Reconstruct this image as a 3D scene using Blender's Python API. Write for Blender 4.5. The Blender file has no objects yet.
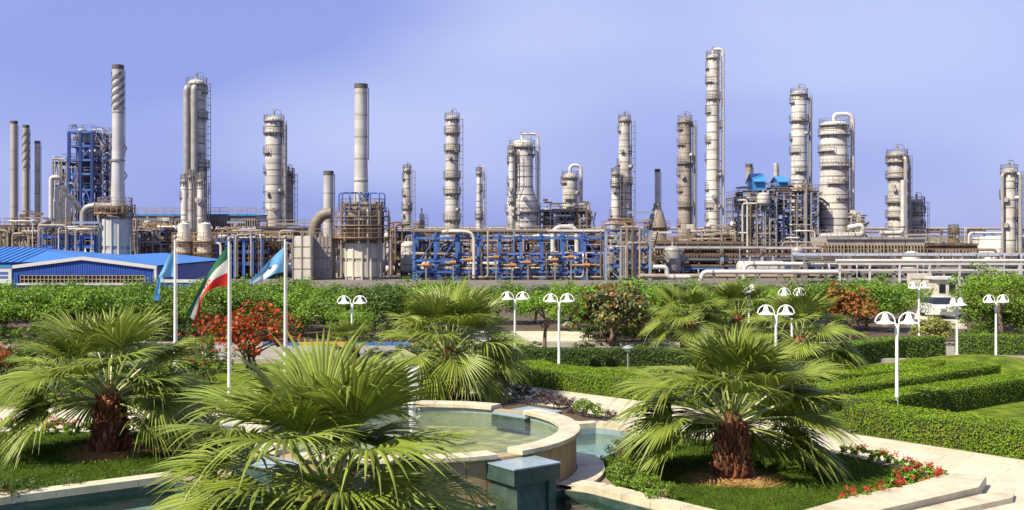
import bpy, bmesh, math, random
import numpy as np
from mathutils import Vector, Matrix
from mathutils.geometry import tessellate_polygon

PI = math.pi
SC = bpy.context.scene
COL = SC.collection

# ------------------------------------------------------------------ camera
FPX, HC, VH = 1100.0, 6.0, 235.0          # focal length in pixels, eye height, horizon row
cam = bpy.data.cameras.new('camera')
cam.sensor_width = 36.0
cam.lens = 36.0 * FPX / 1024.0
cam.shift_y = -(255.0 - VH) / 1024.0
cam.clip_start, cam.clip_end = 0.5, 6000.0
camo = bpy.data.objects.new('camera', cam)
camo.location = (0, 0, HC)
camo.rotation_euler = (math.radians(90), 0, 0)
COL.objects.link(camo)
SC.camera = camo

# ------------------------------------------------------------------ sky, sun, exposure
SUN_AZ, SUN_EL = math.radians(-128), math.radians(48)   # azimuth from +Y, clockwise
sd = Vector((math.sin(SUN_AZ) * math.cos(SUN_EL), math.cos(SUN_AZ) * math.cos(SUN_EL), math.sin(SUN_EL)))
world = bpy.data.worlds.new('World')
SC.world = world
world.use_nodes = True
wn, wl = world.node_tree.nodes, world.node_tree.links
wn.clear()
sky = wn.new('ShaderNodeTexSky'); sky.sky_type = 'NISHITA'; sky.sun_disc = False
sky.sun_elevation = SUN_EL; sky.sun_rotation = SUN_AZ
sky.air_density = 1.0; sky.dust_density = 0.6; sky.ozone_density = 3.0
tint = wn.new('ShaderNodeMixRGB'); tint.blend_type = 'MULTIPLY'; tint.inputs[0].default_value = 1
tint.inputs[2].default_value = (1.0, 0.86, 1.05, 1)
wl.new(sky.outputs[0], tint.inputs[1])
tc = wn.new('ShaderNodeTexCoord')
mp = wn.new('ShaderNodeMapping'); mp.inputs['Scale'].default_value = (1.0, 1.0, 3.2)
mp.inputs['Rotation'].default_value = (0.0, 0.12, 0.0)
wl.new(tc.outputs['Generated'], mp.inputs[0])
nz = wn.new('ShaderNodeTexNoise'); nz.inputs['Scale'].default_value = 1.8; nz.inputs['Detail'].default_value = 2
nz.inputs['Roughness'].default_value = 0.5; nz.inputs['Distortion'].default_value = 0.35
mp.inputs['Location'].default_value = (-1.23, 3.7, -1.14)
wl.new(mp.outputs[0], nz.inputs[0])
ramp = wn.new('ShaderNodeMapRange')
ramp.inputs[1].default_value = 0.38; ramp.inputs[2].default_value = 0.66
ramp.inputs[3].default_value = 0.0; ramp.inputs[4].default_value = 1.0
wl.new(nz.outputs[0], ramp.inputs[0])
veil = wn.new('ShaderNodeMixRGB'); veil.inputs[1].default_value = (3.0, 3.75, 8.1, 1)
veil.inputs[2].default_value = (5.35, 6.1, 9.5, 1)      # thin high cloud
wl.new(ramp.outputs[0], veil.inputs[0])
vm = wn.new('ShaderNodeMixRGB'); vm.inputs[0].default_value = 0.86
wl.new(tint.outputs[0], vm.inputs[1]); wl.new(veil.outputs[0], vm.inputs[2])
bg = wn.new('ShaderNodeBackground'); bg.inputs[1].default_value = 0.053
wl.new(vm.outputs[0], bg.inputs[0])
wo = wn.new('ShaderNodeOutputWorld'); wl.new(bg.outputs[0], wo.inputs[0])

sun = bpy.data.lights.new('sun', 'SUN'); sun.energy = 4.6; sun.angle = math.radians(0.53)
sun.color = (1.0, 0.895, 0.70)
suno = bpy.data.objects.new('sun', sun)
suno.rotation_euler = sd.to_track_quat('Z', 'Y').to_euler()
suno.location = (-60, -30, 80)
COL.objects.link(suno)
SC.view_settings.view_transform = 'Standard'
SC.view_settings.look = 'None'
SC.view_settings.gamma = 1.0
SC.view_settings.use_curve_mapping = False
SC.view_settings.exposure = 1.0
try:
    SC.cycles.max_bounces = 6; SC.cycles.transparent_max_bounces = 8
    SC.cycles.caustics_reflective = False; SC.cycles.caustics_refractive = False
except Exception:
    pass

# ------------------------------------------------------------------ places measured in the photograph
def X(u, Y): return (u - 512.0) * Y / FPX
def Z(v, Y): return HC - (v - VH) * Y / FPX
def G(u, v, z=0.0):
    Y = (HC - z) * FPX / (v - VH)
    return Vector((X(u, Y), Y, z))

# ------------------------------------------------------------------ materials
MATS = {}
def mat(name, col, rough=0.6, metal=0.0, var=0.18, scale=2.0, bump=0.0, island=0.0, streak=False,
        transl=0.0, col2=None, c2lo=0.5, c2hi=0.7, c2scale=None, bscale=None, spec=0.5, hue=0.0, panel=0.0):
    if name in MATS: return MATS[name]
    m = bpy.data.materials.new(name); m.use_nodes = True
    n, l = m.node_tree.nodes, m.node_tree.links
    p = n['Principled BSDF']
    p.inputs['Roughness'].default_value = rough
    p.inputs['Metallic'].default_value = metal
    p.inputs['Specular IOR Level'].default_value = spec
    geo = n.new('ShaderNodeNewGeometry')
    mpn = n.new('ShaderNodeMapping')
    tcn = n.new('ShaderNodeTexCoord')
    l.new(geo.outputs['Position'], mpn.inputs[0])
    if streak: mpn.inputs['Scale'].default_value = (1, 1, 0.16)
    no = n.new('ShaderNodeTexNoise'); no.inputs['Scale'].default_value = scale
    no.inputs['Detail'].default_value = 5; no.inputs['Roughness'].default_value = 0.62
    l.new(mpn.outputs[0], no.inputs[0])
    mr = n.new('ShaderNodeMapRange'); mr.inputs[1].default_value = 0.3; mr.inputs[2].default_value = 0.7
    mr.inputs[3].default_value = 1 - var; mr.inputs[4].default_value = 1 + var
    l.new(no.outputs[0], mr.inputs[0])
    base = n.new('ShaderNodeRGB'); base.outputs[0].default_value = (*col, 1)
    cur = base.outputs[0]
    if col2:
        n2 = n.new('ShaderNodeTexNoise'); n2.inputs['Scale'].default_value = c2scale or scale * 0.4
        n2.inputs['Detail'].default_value = 6; n2.inputs['Roughness'].default_value = 0.65
        l.new(mpn.outputs[0], n2.inputs[0])
        r2 = n.new('ShaderNodeMapRange'); r2.inputs[1].default_value = c2lo; r2.inputs[2].default_value = c2hi
        l.new(n2.outputs[0], r2.inputs[0])
        mx = n.new('ShaderNodeMixRGB'); mx.inputs[2].default_value = (*col2, 1)
        l.new(r2.outputs[0], mx.inputs[0]); l.new(cur, mx.inputs[1]); cur = mx.outputs[0]
    hv = n.new('ShaderNodeHueSaturation'); l.new(cur, hv.inputs['Color'])
    val = mr.outputs[0]
    if island:
        ir = n.new('ShaderNodeMapRange'); ir.inputs[3].default_value = 1 - island; ir.inputs[4].default_value = 1 + island
        l.new(geo.outputs['Random Per Island'], ir.inputs[0])
        mu = n.new('ShaderNodeMath'); mu.operation = 'MULTIPLY'
        l.new(val, mu.inputs[0]); l.new(ir.outputs[0], mu.inputs[1]); val = mu.outputs[0]
        if hue:
            wn_ = n.new('ShaderNodeTexWhiteNoise'); wn_.noise_dimensions = '1D'
            l.new(geo.outputs['Random Per Island'], wn_.inputs['W'])
            hr = n.new('ShaderNodeMapRange'); hr.inputs[3].default_value = 0.5 - hue; hr.inputs[4].default_value = 0.5 + hue
            l.new(wn_.outputs[0], hr.inputs[0]); l.new(hr.outputs[0], hv.inputs['Hue'])
    if panel:                                              # sheets of cladding differ in tone from course to course
        sz = n.new('ShaderNodeSeparateXYZ'); l.new(geo.outputs['Position'], sz.inputs[0])
        oi = n.new('ShaderNodeObjectInfo')
        m1 = n.new('ShaderNodeMath'); m1.operation = 'MULTIPLY_ADD'; l.new(sz.outputs[2], m1.inputs[0]); m1.inputs[1].default_value = 0.9; l.new(oi.outputs['Location'], m1.inputs[2])
        fl = n.new('ShaderNodeMath'); fl.operation = 'FLOOR'; l.new(m1.outputs[0], fl.inputs[0])
        wn2 = n.new('ShaderNodeTexWhiteNoise'); wn2.noise_dimensions = '1D'; l.new(fl.outputs[0], wn2.inputs['W'])
        pr = n.new('ShaderNodeMapRange'); pr.inputs[3].default_value = 1 - panel; pr.inputs[4].default_value = 1 + panel; l.new(wn2.outputs[0], pr.inputs[0])
        mu2 = n.new('ShaderNodeMath'); mu2.operation = 'MULTIPLY'; l.new(val, mu2.inputs[0]); l.new(pr.outputs[0], mu2.inputs[1]); val = mu2.outputs[0]
    l.new(val, hv.inputs['Value'])
    l.new(hv.outputs[0], p.inputs['Base Color'])
    if bump:
        nb = n.new('ShaderNodeTexNoise'); nb.inputs['Scale'].default_value = bscale or scale * 6
        nb.inputs['Detail'].default_value = 4
        l.new(geo.outputs['Position'], nb.inputs[0])
        b = n.new('ShaderNodeBump'); b.inputs['Strength'].default_value = bump; b.inputs['Distance'].default_value = 0.05
        l.new(nb.outputs[0], b.inputs['Height']); l.new(b.outputs[0], p.inputs['Normal'])
    if transl:
        out = n['Material Output']
        tr = n.new('ShaderNodeBsdfTranslucent'); l.new(hv.outputs[0], tr.inputs['Color'])
        ms = n.new('ShaderNodeMixShader'); ms.inputs[0].default_value = transl
        l.new(p.outputs[0], ms.inputs[1]); l.new(tr.outputs[0], ms.inputs[2]); l.new(ms.outputs[0], out.inputs[0])
    MATS[name] = m
    return m

# plant
M_CLAD = mat('aluminium_cladding', (0.43, 0.415, 0.38), 0.5, 0.0, 0.28, 0.7, streak=True, col2=(0.20, 0.165, 0.125), c2lo=0.5, c2hi=0.74, c2scale=0.7, panel=0.2)
M_CLADW = mat('bright_cladding', (0.50, 0.485, 0.45), 0.45, 0.0, 0.25, 0.7, streak=True, col2=(0.26, 0.225, 0.175), c2lo=0.5, c2hi=0.78, c2scale=0.7, panel=0.18)
M_CLADB = mat('weathered_cladding', (0.30, 0.27, 0.235), 0.6, 0.0, 0.28, 0.7, streak=True, col2=(0.16, 0.11, 0.08), c2lo=0.45, c2hi=0.72, c2scale=0.7, panel=0.2)
M_STACK = mat('stack_steel', (0.46, 0.45, 0.42), 0.4, 0.1, 0.2, 0.6, streak=True, col2=(0.24, 0.21, 0.17), c2lo=0.52, c2hi=0.78, c2scale=0.6, panel=0.12)
M_PINK = mat('primer_steel', (0.330, 0.290, 0.264), 0.6, 0, 0.15, 0.5, streak=True)
M_PLAT = mat('platform_steel', (0.085, 0.072, 0.058), 0.65, 0.0, 0.3, 1.2)
M_PLATC = mat('column_platform_steel', (0.15, 0.13, 0.11), 0.65, 0.0, 0.3, 1.2)
M_BAND = mat('band_steel', (0.16, 0.135, 0.105), 0.6, 0.0, 0.25, 1.2)
M_DARK = mat('dark_steel', (0.055, 0.05, 0.05), 0.6, 0.1, 0.3, 1.5)
M_SOOT = mat('sooty_rim', (0.086, 0.073, 0.063), 0.7, 0, 0.3, 2)
M_STEEL = mat('galvanised_steel', (0.218, 0.211, 0.205), 0.5, 0.25, 0.25, 1.2)
M_RAIL = mat('railing_steel', (0.224, 0.178, 0.125), 0.6, 0.0, 0.25, 1.2)
M_BROWN = mat('rusty_steel', (0.132, 0.086, 0.056), 0.75, 0.0, 0.35, 1.0, col2=(0.066, 0.046, 0.036))
M_ORANGE = mat('orange_primer', (0.330, 0.132, 0.033), 0.7, 0.0, 0.3, 1.0)
M_OCHRE = mat('ochre_platform', (0.277, 0.165, 0.066), 0.7, 0, 0.3, 1.0)
M_BLUE = mat('blue_steel', (0.040, 0.105, 0.33), 0.5, 0.0, 0.25, 1.0, col2=(0.09, 0.16, 0.34))
M_DBLUE = mat('dark_blue_steel', (0.013, 0.036, 0.158), 0.5, 0, 0.25, 1.0)
M_PALEBLUE = mat('pale_blue_grey_steel', (0.198, 0.251, 0.330), 0.5, 0.0, 0.2, 1.0)
M_CYAN = mat('bright_blue_sheet', (0.033, 0.198, 0.449), 0.45, 0, 0.08, 0.5)
M_PIPE = mat('grey_insulated_pipe', (0.297, 0.284, 0.264), 0.42, 0.2, 0.2, 0.8)
M_PIPEW = mat('white_pipe', (0.475, 0.462, 0.429), 0.45, 0.0, 0.12, 0.8)
M_PIPET = mat('tan_pipe', (0.277, 0.218, 0.165), 0.6, 0.0, 0.25, 0.8)
M_CONC = mat('fireproof_concrete', (0.330, 0.310, 0.264), 0.85, 0, 0.18, 0.6, streak=True, col2=(0.231, 0.205, 0.165))
M_CREAMP = mat('cream_paint', (0.50, 0.475, 0.40), 0.65, 0, 0.16, 0.5, streak=True, col2=(0.31, 0.27, 0.21), c2lo=0.55, c2hi=0.8, c2scale=0.8)
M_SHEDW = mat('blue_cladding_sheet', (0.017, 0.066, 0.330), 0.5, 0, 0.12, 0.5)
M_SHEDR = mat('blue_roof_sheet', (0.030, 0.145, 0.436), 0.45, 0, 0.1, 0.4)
M_WHITE = mat('white_paint', (0.515, 0.515, 0.495), 0.45, 0, 0.06, 1.0)
M_LAMPW = mat('white_enamel', (0.82, 0.82, 0.79), 0.35, 0, 0.04, 3.0)
M_TANKW = mat('white_tank_paint', (0.528, 0.528, 0.528), 0.5, 0, 0.05, 0.2)
M_GLASSD = mat('dark_window_glass', (0.012, 0.014, 0.018), 0.12, 0, 0.2, 1)
M_GREYBLUE = mat('grey_blue_lagging', (0.264, 0.290, 0.343), 0.5, 0.1, 0.15, 0.8)
M_BLACK = mat('black_rubber', (0.02, 0.02, 0.02), 0.8)
# garden
M_GROUND = mat('sandy_ground', (0.238, 0.191, 0.132), 0.95, 0, 0.25, 0.4, bump=0.3, bscale=6, col2=(0.165, 0.132, 0.092))
M_YARD = mat('gravel_yard', (0.13, 0.115, 0.095), 0.95, 0, 0.3, 0.2, bump=0.3, bscale=4)
M_PATH = mat('cream_stone_paving', (0.485, 0.455, 0.335), 0.85, 0, 0.17, 0.9, bump=0.12, bscale=14, col2=(0.37, 0.33, 0.25), c2lo=0.5, c2hi=0.72, c2scale=0.55)
def add_slabs(m, bw, rh):
    """faint slab tones and joints, too fine to be told apart in the photograph"""
    n, l = m.node_tree.nodes, m.node_tree.links
    p = n['Principled BSDF']; src = p.inputs['Base Color'].links[0].from_socket
    ge = n.new('ShaderNodeNewGeometry'); mp_ = n.new('ShaderNodeMapping'); mp_.inputs['Rotation'].default_value = (0, 0, 0.62); l.new(ge.outputs['Position'], mp_.inputs[0])
    b = n.new('ShaderNodeTexBrick'); l.new(mp_.outputs[0], b.inputs['Vector'])
    b.inputs['Scale'].default_value = 1.0; b.inputs['Brick Width'].default_value = bw; b.inputs['Row Height'].default_value = rh
    b.inputs['Mortar Size'].default_value = 0.012; b.inputs['Color1'].default_value = (1, 1, 1, 1); b.inputs['Color2'].default_value = (0.86, 0.86, 0.85, 1); b.inputs['Mortar'].default_value = (0.66, 0.63, 0.58, 1)
    mx = n.new('ShaderNodeMixRGB'); mx.blend_type = 'MULTIPLY'; mx.inputs[0].default_value = 1; l.new(src, mx.inputs[1]); l.new(b.outputs[0], mx.inputs[2]); l.new(mx.outputs[0], p.inputs['Base Color'])
add_slabs(M_PATH, 1.2, 0.8)
M_ROAD = mat('pale_asphalt', (0.224, 0.205, 0.178), 0.9, 0, 0.12, 0.5, bump=0.2, bscale=30)
M_STONE = mat('cream_travertine', (0.46, 0.42, 0.30), 0.6, 0, 0.16, 2.2, bump=0.08, bscale=25, col2=(0.33, 0.28, 0.20), c2lo=0.5, c2hi=0.72, c2scale=1.2)
M_STONED = mat('tan_stone_panel', (0.343, 0.244, 0.132), 0.7, 0, 0.15, 2.0, bump=0.12, bscale=20, col2=(0.264, 0.178, 0.092), c2lo=0.45, c2hi=0.75)
M_TEAL = mat('teal_mosaic', (0.034, 0.062, 0.056), 0.3, 0, 0.3, 3, col2=(0.06, 0.085, 0.072), c2lo=0.45, c2hi=0.7, c2scale=2.5, spec=0.3)
M_TEALTOP = mat('pale_blue_tile', (0.22, 0.285, 0.31), 0.25, 0, 0.15, 4)
M_POOLFLOOR = mat('pool_floor_tile', (0.22, 0.25, 0.16), 0.5, 0, 0.35, 2.4, col2=(0.42, 0.41, 0.27), c2lo=0.45, c2hi=0.62, c2scale=2.2)
M_POOLFLOOR2 = mat('lower_pool_tile', (0.22, 0.31, 0.30), 0.4, 0, 0.3, 1.5, col2=(0.32, 0.40, 0.36), c2scale=2.0)
M_LAWN = mat('lawn_turf', (0.052, 0.092, 0.010), 0.95, 0, 0.3, 1.3, bump=0.6, bscale=35, col2=(0.072, 0.122, 0.014), c2lo=0.42, c2hi=0.7, c2scale=0.5, spec=0.1)
M_BLADE = mat('grass_blade', (0.070, 0.122, 0.012), 0.8, 0, 0.25, 1.0, island=0.35, transl=0.25, spec=0.15)
M_LAWN2 = mat('rough_lawn', (0.070, 0.118, 0.011), 0.95, 0, 0.4, 1.6, bump=0.9, bscale=22, col2=(0.13, 0.165, 0.018), c2lo=0.4, c2hi=0.68, c2scale=0.8, spec=0.08)
M_SOIL = mat('dark_soil', (0.07, 0.05, 0.032), 0.95, 0, 0.3, 3, bump=0.4)
M_MULCH = mat('palm_mulch', (0.30, 0.17, 0.06), 0.95, 0, 0.4, 3.5, bump=0.5, bscale=25, col2=(0.40, 0.30, 0.08))
M_PALM = mat('palm_leaf', (0.182, 0.236, 0.034), 0.45, 0, 0.25, 1.4, island=0.34, transl=0.30, spec=0.35, hue=0.014)
M_PALMT = mat('palm_leaf_pale', (0.26, 0.285, 0.07), 0.45, 0, 0.22, 1.4, island=0.3, transl=0.30, spec=0.35, hue=0.012)
M_DEADP = mat('dry_palm_leaf', (0.36, 0.27, 0.13), 0.7, 0, 0.2, 1.4, island=0.25, transl=0.2)
M_PETIOLE = mat('palm_stalk', (0.22, 0.25, 0.07), 0.45, 0, 0.2, 2)
M_BOOT = mat('palm_boot', (0.15, 0.052, 0.022), 0.85, 0, 0.35, 3.0, island=0.6, bump=0.3)
M_BOOTL = mat('palm_boot_cut', (0.27, 0.15, 0.07), 0.85, 0, 0.3, 3.0, island=0.45)
M_BARK = mat('bark', (0.15, 0.10, 0.065), 0.9, 0, 0.3, 5, bump=0.4)
M_PBARK = mat('pale_bark', (0.40, 0.34, 0.25), 0.9, 0, 0.25, 4, bump=0.3)
M_LEAF1 = mat('leaf_mid_green', (0.118, 0.205, 0.020), 0.5, 0, 0.3, 0.8, island=0.45, transl=0.30, spec=0.3, hue=0.015)
M_LEAF2 = mat('leaf_bright_green', (0.155, 0.27, 0.022), 0.5, 0, 0.25, 0.8, island=0.4, transl=0.32, spec=0.3, hue=0.015)
M_LEAF3 = mat('leaf_dark_green', (0.062, 0.112, 0.014), 0.5, 0, 0.3, 0.8, island=0.45, transl=0.25, spec=0.3, hue=0.012)
M_LEAF4 = mat('leaf_yellow_green', (0.22, 0.24, 0.045), 0.5, 0, 0.3, 0.8, island=0.4, transl=0.28, spec=0.3, hue=0.02)
M_LEAFH = mat('hedge_leaf', (0.148, 0.255, 0.010), 0.55, 0, 0.3, 0.5, island=0.36, transl=0.25, spec=0.2, hue=0.014, col2=(0.21, 0.215, 0.022), c2lo=0.5, c2hi=0.75, c2scale=1.3)
M_LEAFR = mat('red_leaf', (0.36, 0.045, 0.012), 0.5, 0, 0.3, 1.0, island=0.5, transl=0.3, spec=0.25, hue=0.02)
M_LEAFRU = mat('russet_leaf', (0.28, 0.085, 0.025), 0.5, 0, 0.3, 1.0, island=0.45, transl=0.25, spec=0.3, hue=0.02)
M_LEAFP = mat('purple_leaf', (0.060, 0.030, 0.022), 0.5, 0, 0.3, 1.0, island=0.5, transl=0.2)
M_FLOWER = mat('red_petal', (0.42, 0.026, 0.014), 0.6, 0, 0.2, 2, island=0.3, transl=0.25)
M_FLOWERP = mat('pink_petal', (0.70, 0.22, 0.26), 0.6, 0, 0.2, 2, island=0.3, transl=0.25)
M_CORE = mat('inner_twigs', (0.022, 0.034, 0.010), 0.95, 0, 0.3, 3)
M_KBLUE = mat('blue_kerb_paint', (0.046, 0.132, 0.317), 0.6, 0, 0.2, 3)
M_KYEL = mat('yellow_kerb_paint', (0.409, 0.277, 0.033), 0.6, 0, 0.2, 3)
M_KSTONE = mat('concrete_kerb', (0.317, 0.290, 0.238), 0.85, 0, 0.15, 3)

def water_mat(name, tr, rough, bscale, bstr, ior=1.33):
    m = bpy.data.materials.new(name); m.use_nodes = True
    n, l = m.node_tree.nodes, m.node_tree.links
    n.clear()
    o = n.new('ShaderNodeOutputMaterial')
    t = n.new('ShaderNodeBsdfTransparent'); t.inputs[0].default_value = (*tr, 1)
    g = n.new('ShaderNodeBsdfGlossy'); g.inputs['Roughness'].default_value = rough
    g.inputs[0].default_value = (0.95, 0.97, 1, 1)
    f = n.new('ShaderNodeFresnel'); f.inputs[0].default_value = ior
    ge = n.new('ShaderNodeNewGeometry')
    nt = n.new('ShaderNodeTexNoise'); nt.inputs['Scale'].default_value = bscale; nt.inputs['Detail'].default_value = 3
    nt.inputs['Distortion'].default_value = 0.8
    l.new(ge.outputs['Position'], nt.inputs[0])
    b = n.new('ShaderNodeBump'); b.inputs['Strength'].default_value = bstr; b.inputs['Distance'].default_value = 0.06
    l.new(nt.outputs[0], b.inputs['Height'])
    l.new(b.outputs[0], g.inputs['Normal']); l.new(b.outputs[0], f.inputs['Normal'])
    ms = n.new('ShaderNodeMixShader')
    l.new(f.outputs[0], ms.inputs[0]); l.new(t.outputs[0], ms.inputs[1]); l.new(g.outputs[0], ms.inputs[2])
    l.new(ms.outputs[0], o.inputs[0])
    return m
M_WATER = water_mat('rippled_water', (0.86, 0.88, 0.66), 0.10, 4.0, 0.7, 1.17)
M_WATER2 = water_mat('calm_water', (0.70, 0.80, 0.74), 0.06, 3.0, 0.3, 1.2)

# ------------------------------------------------------------------ object helpers
def setp(o, label=None, cat=None, group=None, kind=None):
    if label: o['label'] = label
    if cat: o['category'] = cat
    if group: o['group'] = group
    if kind: o['kind'] = kind
    return o

def thing(name, label, cat, loc=(0, 0, 0), group=None, rotz=0.0):
    o = bpy.data.objects.new(name, None)
    o.empty_display_size = 0.3
    COL.objects.link(o); o.location = loc; o.rotation_euler = (0, 0, rotz)
    return setp(o, label, cat, group)

def link(name, me, parent=None):
    o = bpy.data.objects.new(name, me); COL.objects.link(o)
    if parent: o.parent = parent
    return o

class MB:
    """collects faces; build() links them as ONE mesh object"""
    def __init__(s): s.v = []; s.f = []; s.mi = []; s.cur = 0
    def add(s, vs, fs):
        b = len(s.v); s.v += [tuple(v) for v in vs]
        s.f += [tuple(i + b for i in f) for f in fs]; s.mi += [s.cur] * len(fs)
    def box(s, c, d, rz=0.0):
        cx, cy, cz = c; dx, dy, dz = d[0] / 2, d[1] / 2, d[2] / 2
        ca, sa = math.cos(rz), math.sin(rz); vs = []
        for z in (-dz, dz):
            for x, y in ((-dx, -dy), (dx, -dy), (dx, dy), (-dx, dy)):
                vs.append((cx + x * ca - y * sa, cy + x * sa + y * ca, cz + z))
        s.add(vs, [(3, 2, 1, 0), (4, 5, 6, 7), (0, 1, 5, 4), (1, 2, 6, 5), (2, 3, 7, 6), (3, 0, 4, 7)])
    def beam(s, a, b, w, h=None):
        a, b = Vector(a), Vector(b); d = b - a
        if d.length < 1e-6: return
        h = h or w; d.normalize()
        up = Vector((0, 0, 1)) if abs(d.z) < 0.95 else Vector((0, 1, 0))
        sx = d.cross(up).normalized(); sy = sx.cross(d).normalized()
        vs = []
        for p in (a, b):
            for i, j in ((-1, -1), (1, -1), (1, 1), (-1, 1)):
                vs.append(p + sx * (i * w / 2) + sy * (j * h / 2))
        s.add(vs, [(0, 1, 2, 3), (7, 6, 5, 4), (4, 5, 1, 0), (5, 6, 2, 1), (6, 7, 3, 2), (7, 4, 0, 3)])
    def lathe(s, prof, n=20, c=(0, 0), a0=0.0, a1=2 * PI):
        full = abs(a1 - a0 - 2 * PI) < 1e-6
        k = n if full else n + 1; vs = []
        for r, z in prof:
            for i in range(k):
                a = a0 + (a1 - a0) * i / n
                vs.append((c[0] + r * math.cos(a), c[1] + r * math.sin(a), z))
        fs = []
        for j in range(len(prof) - 1):
            for i in range(n):
                i2 = (i + 1) % k
                fs.append((j * k + i, j * k + i2, (j + 1) * k + i2, (j + 1) * k + i))
        s.add(vs, fs)
    def tube(s, pts, r, n=8, caps=True):
        pts = [Vector(p) for p in pts]; m = len(pts); vs = []
        rs = r if isinstance(r, (list, tuple)) else [r] * m
        up = None
        for i, p in enumerate(pts):
            d = (pts[min(i + 1, m - 1)] - pts[max(i - 1, 0)]).normalized()
            if up is None:
                up = Vector((0, 0, 1)) if abs(d.z) < 0.9 else Vector((0, 1, 0))
            sx = d.cross(up)
            if sx.length < 1e-3: sx = d.orthogonal()
            sx.normalize(); up = sx.cross(d).normalized()
            for k in range(n):
                a = 2 * PI * k / n
                vs.append(p + (sx * math.cos(a) + up * math.sin(a)) * rs[i])
        fs = []
        for i in range(m - 1):
            for k in range(n):
                k2 = (k + 1) % n
                fs.append((i * n + k, i * n + k2, (i + 1) * n + k2, (i + 1) * n + k))
        if caps:
            fs.append(tuple(range(n - 1, -1, -1))); fs.append(tuple((m - 1) * n + k for k in range(n)))
        s.add(vs, fs)
    def prism(s, poly, z0, z1):
        n = len(poly)
        vs = [(p[0], p[1], z0) for p in poly] + [(p[0], p[1], z1) for p in poly]
        tri = tessellate_polygon([[Vector((p[0], p[1], 0)) for p in poly]])
        fs = []
        for t in tri:
            a, b, c = (Vector((poly[i][0], poly[i][1], 0)) for i in t)
            t = tuple(t) if (b - a).cross(c - a).z > 0 else tuple(reversed(t))
            fs.append(tuple(i + n for i in t)); fs.append(tuple(reversed(t)))
        area = sum(poly[i][0] * poly[(i + 1) % n][1] - poly[(i + 1) % n][0] * poly[i][1] for i in range(n))
        for i in range(n):
            j = (i + 1) % n
            fs.append((i, j, j + n, i + n) if area > 0 else (j, i, i + n, j + n))
        s.add(vs, fs)
    def mesh(s, name, m, smooth=False):
        me = bpy.data.meshes.new(name)
        me.from_pydata(s.v, [], s.f)
        ms = m if isinstance(m, (list, tuple)) else [m]
        for q in ms: me.materials.append(q)
        if len(ms) > 1: me.polygons.foreach_set('material_index', s.mi)
        if smooth:
            me.polygons.foreach_set('use_smooth', [True] * len(s.f))
            try: me.set_sharp_from_angle(angle=math.radians(38))
            except Exception: pass
        me.update()
        return me
    def build(s, name, m, parent=None, smooth=False, loc=None):
        o = link(name, s.mesh(name, m, smooth), parent)
        if loc: o.location = loc
        return o

# shared unit pieces: a beam or a rod is a copy of one mesh, scaled and turned
_UNIT = {}
def unit(kind, m):
    key = (kind, m.name)
    if key not in _UNIT:
        b = MB()
        if kind == 'box': b.box((0, 0, 0), (1, 1, 1))
        else: b.lathe([(0.0, -0.5), (1, -0.5), (1, 0.5), (0.0, 0.5)], 10)
        _UNIT[key] = b.mesh(kind + '_' + m.name, m, smooth=(kind != 'box'))
    return _UNIT[key]
def bar(parent, name, a, b, w, m, h=None, kind='box'):
    a, b = Vector(a), Vector(b); d = b - a; L = d.length; d.normalize()
    up = Vector((0, 0, 1)) if abs(d.z) < 0.95 else Vector((0, 1, 0))
    sx = d.cross(up).normalized(); sy = sx.cross(d).normalized()
    M = Matrix((sx, sy, d)).transposed().to_4x4() @ Matrix.Diagonal((w, h or w, L, 1))
    M.translation = (a + b) / 2
    o = link(name, unit(kind, m), parent); o.matrix_basis = M
    return o
def rod(parent, name, a, b, r, m): return bar(parent, name, a, b, r, m, r, 'rod')

def rpath(pts, rad, n=5):
    """polyline with rounded bends"""
    pts = [Vector(p) for p in pts]; out = [pts[0]]
    for i in range(1, len(pts) - 1):
        a, b, c = pts[i - 1], pts[i], pts[i + 1]
        r = min(rad, (a - b).length * 0.49, (c - b).length * 0.49)
        p0 = b + (a - b).normalized() * r; p1 = b + (c - b).normalized() * r
        for k in range(n + 1):
            t = k / n
            out.append(p0 * (1 - t) ** 2 + b * 2 * t * (1 - t) + p1 * t * t)
    out.append(pts[-1])
    return out

def copy_tree(o, loc, rotz=None, label=None, parent=None):
    c = o.copy(); COL.objects.link(c)
    if parent: c.parent = parent
    else:
        c.location = loc
        if rotz is not None: c.rotation_euler = (0, 0, rotz)
        if label: c['label'] = label
    for ch in o.children: copy_tree(ch, None, None, None, c)
    return c

def tri_sheet(outer, holes, z):
    polys = [[Vector((p[0], p[1], 0)) for p in outer]] + [[Vector((p[0], p[1], 0)) for p in h] for h in holes]
    flat = [p for q in polys for p in q]
    b = MB(); fs = []
    for t in tessellate_polygon(polys):
        a, q, c = (flat[i] for i in t)
        fs.append(tuple(t) if (q - a).cross(c - a).z > 0 else tuple(reversed(t)))
    b.add([(p.x, p.y, z) for p in flat], fs)
    return b

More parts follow.
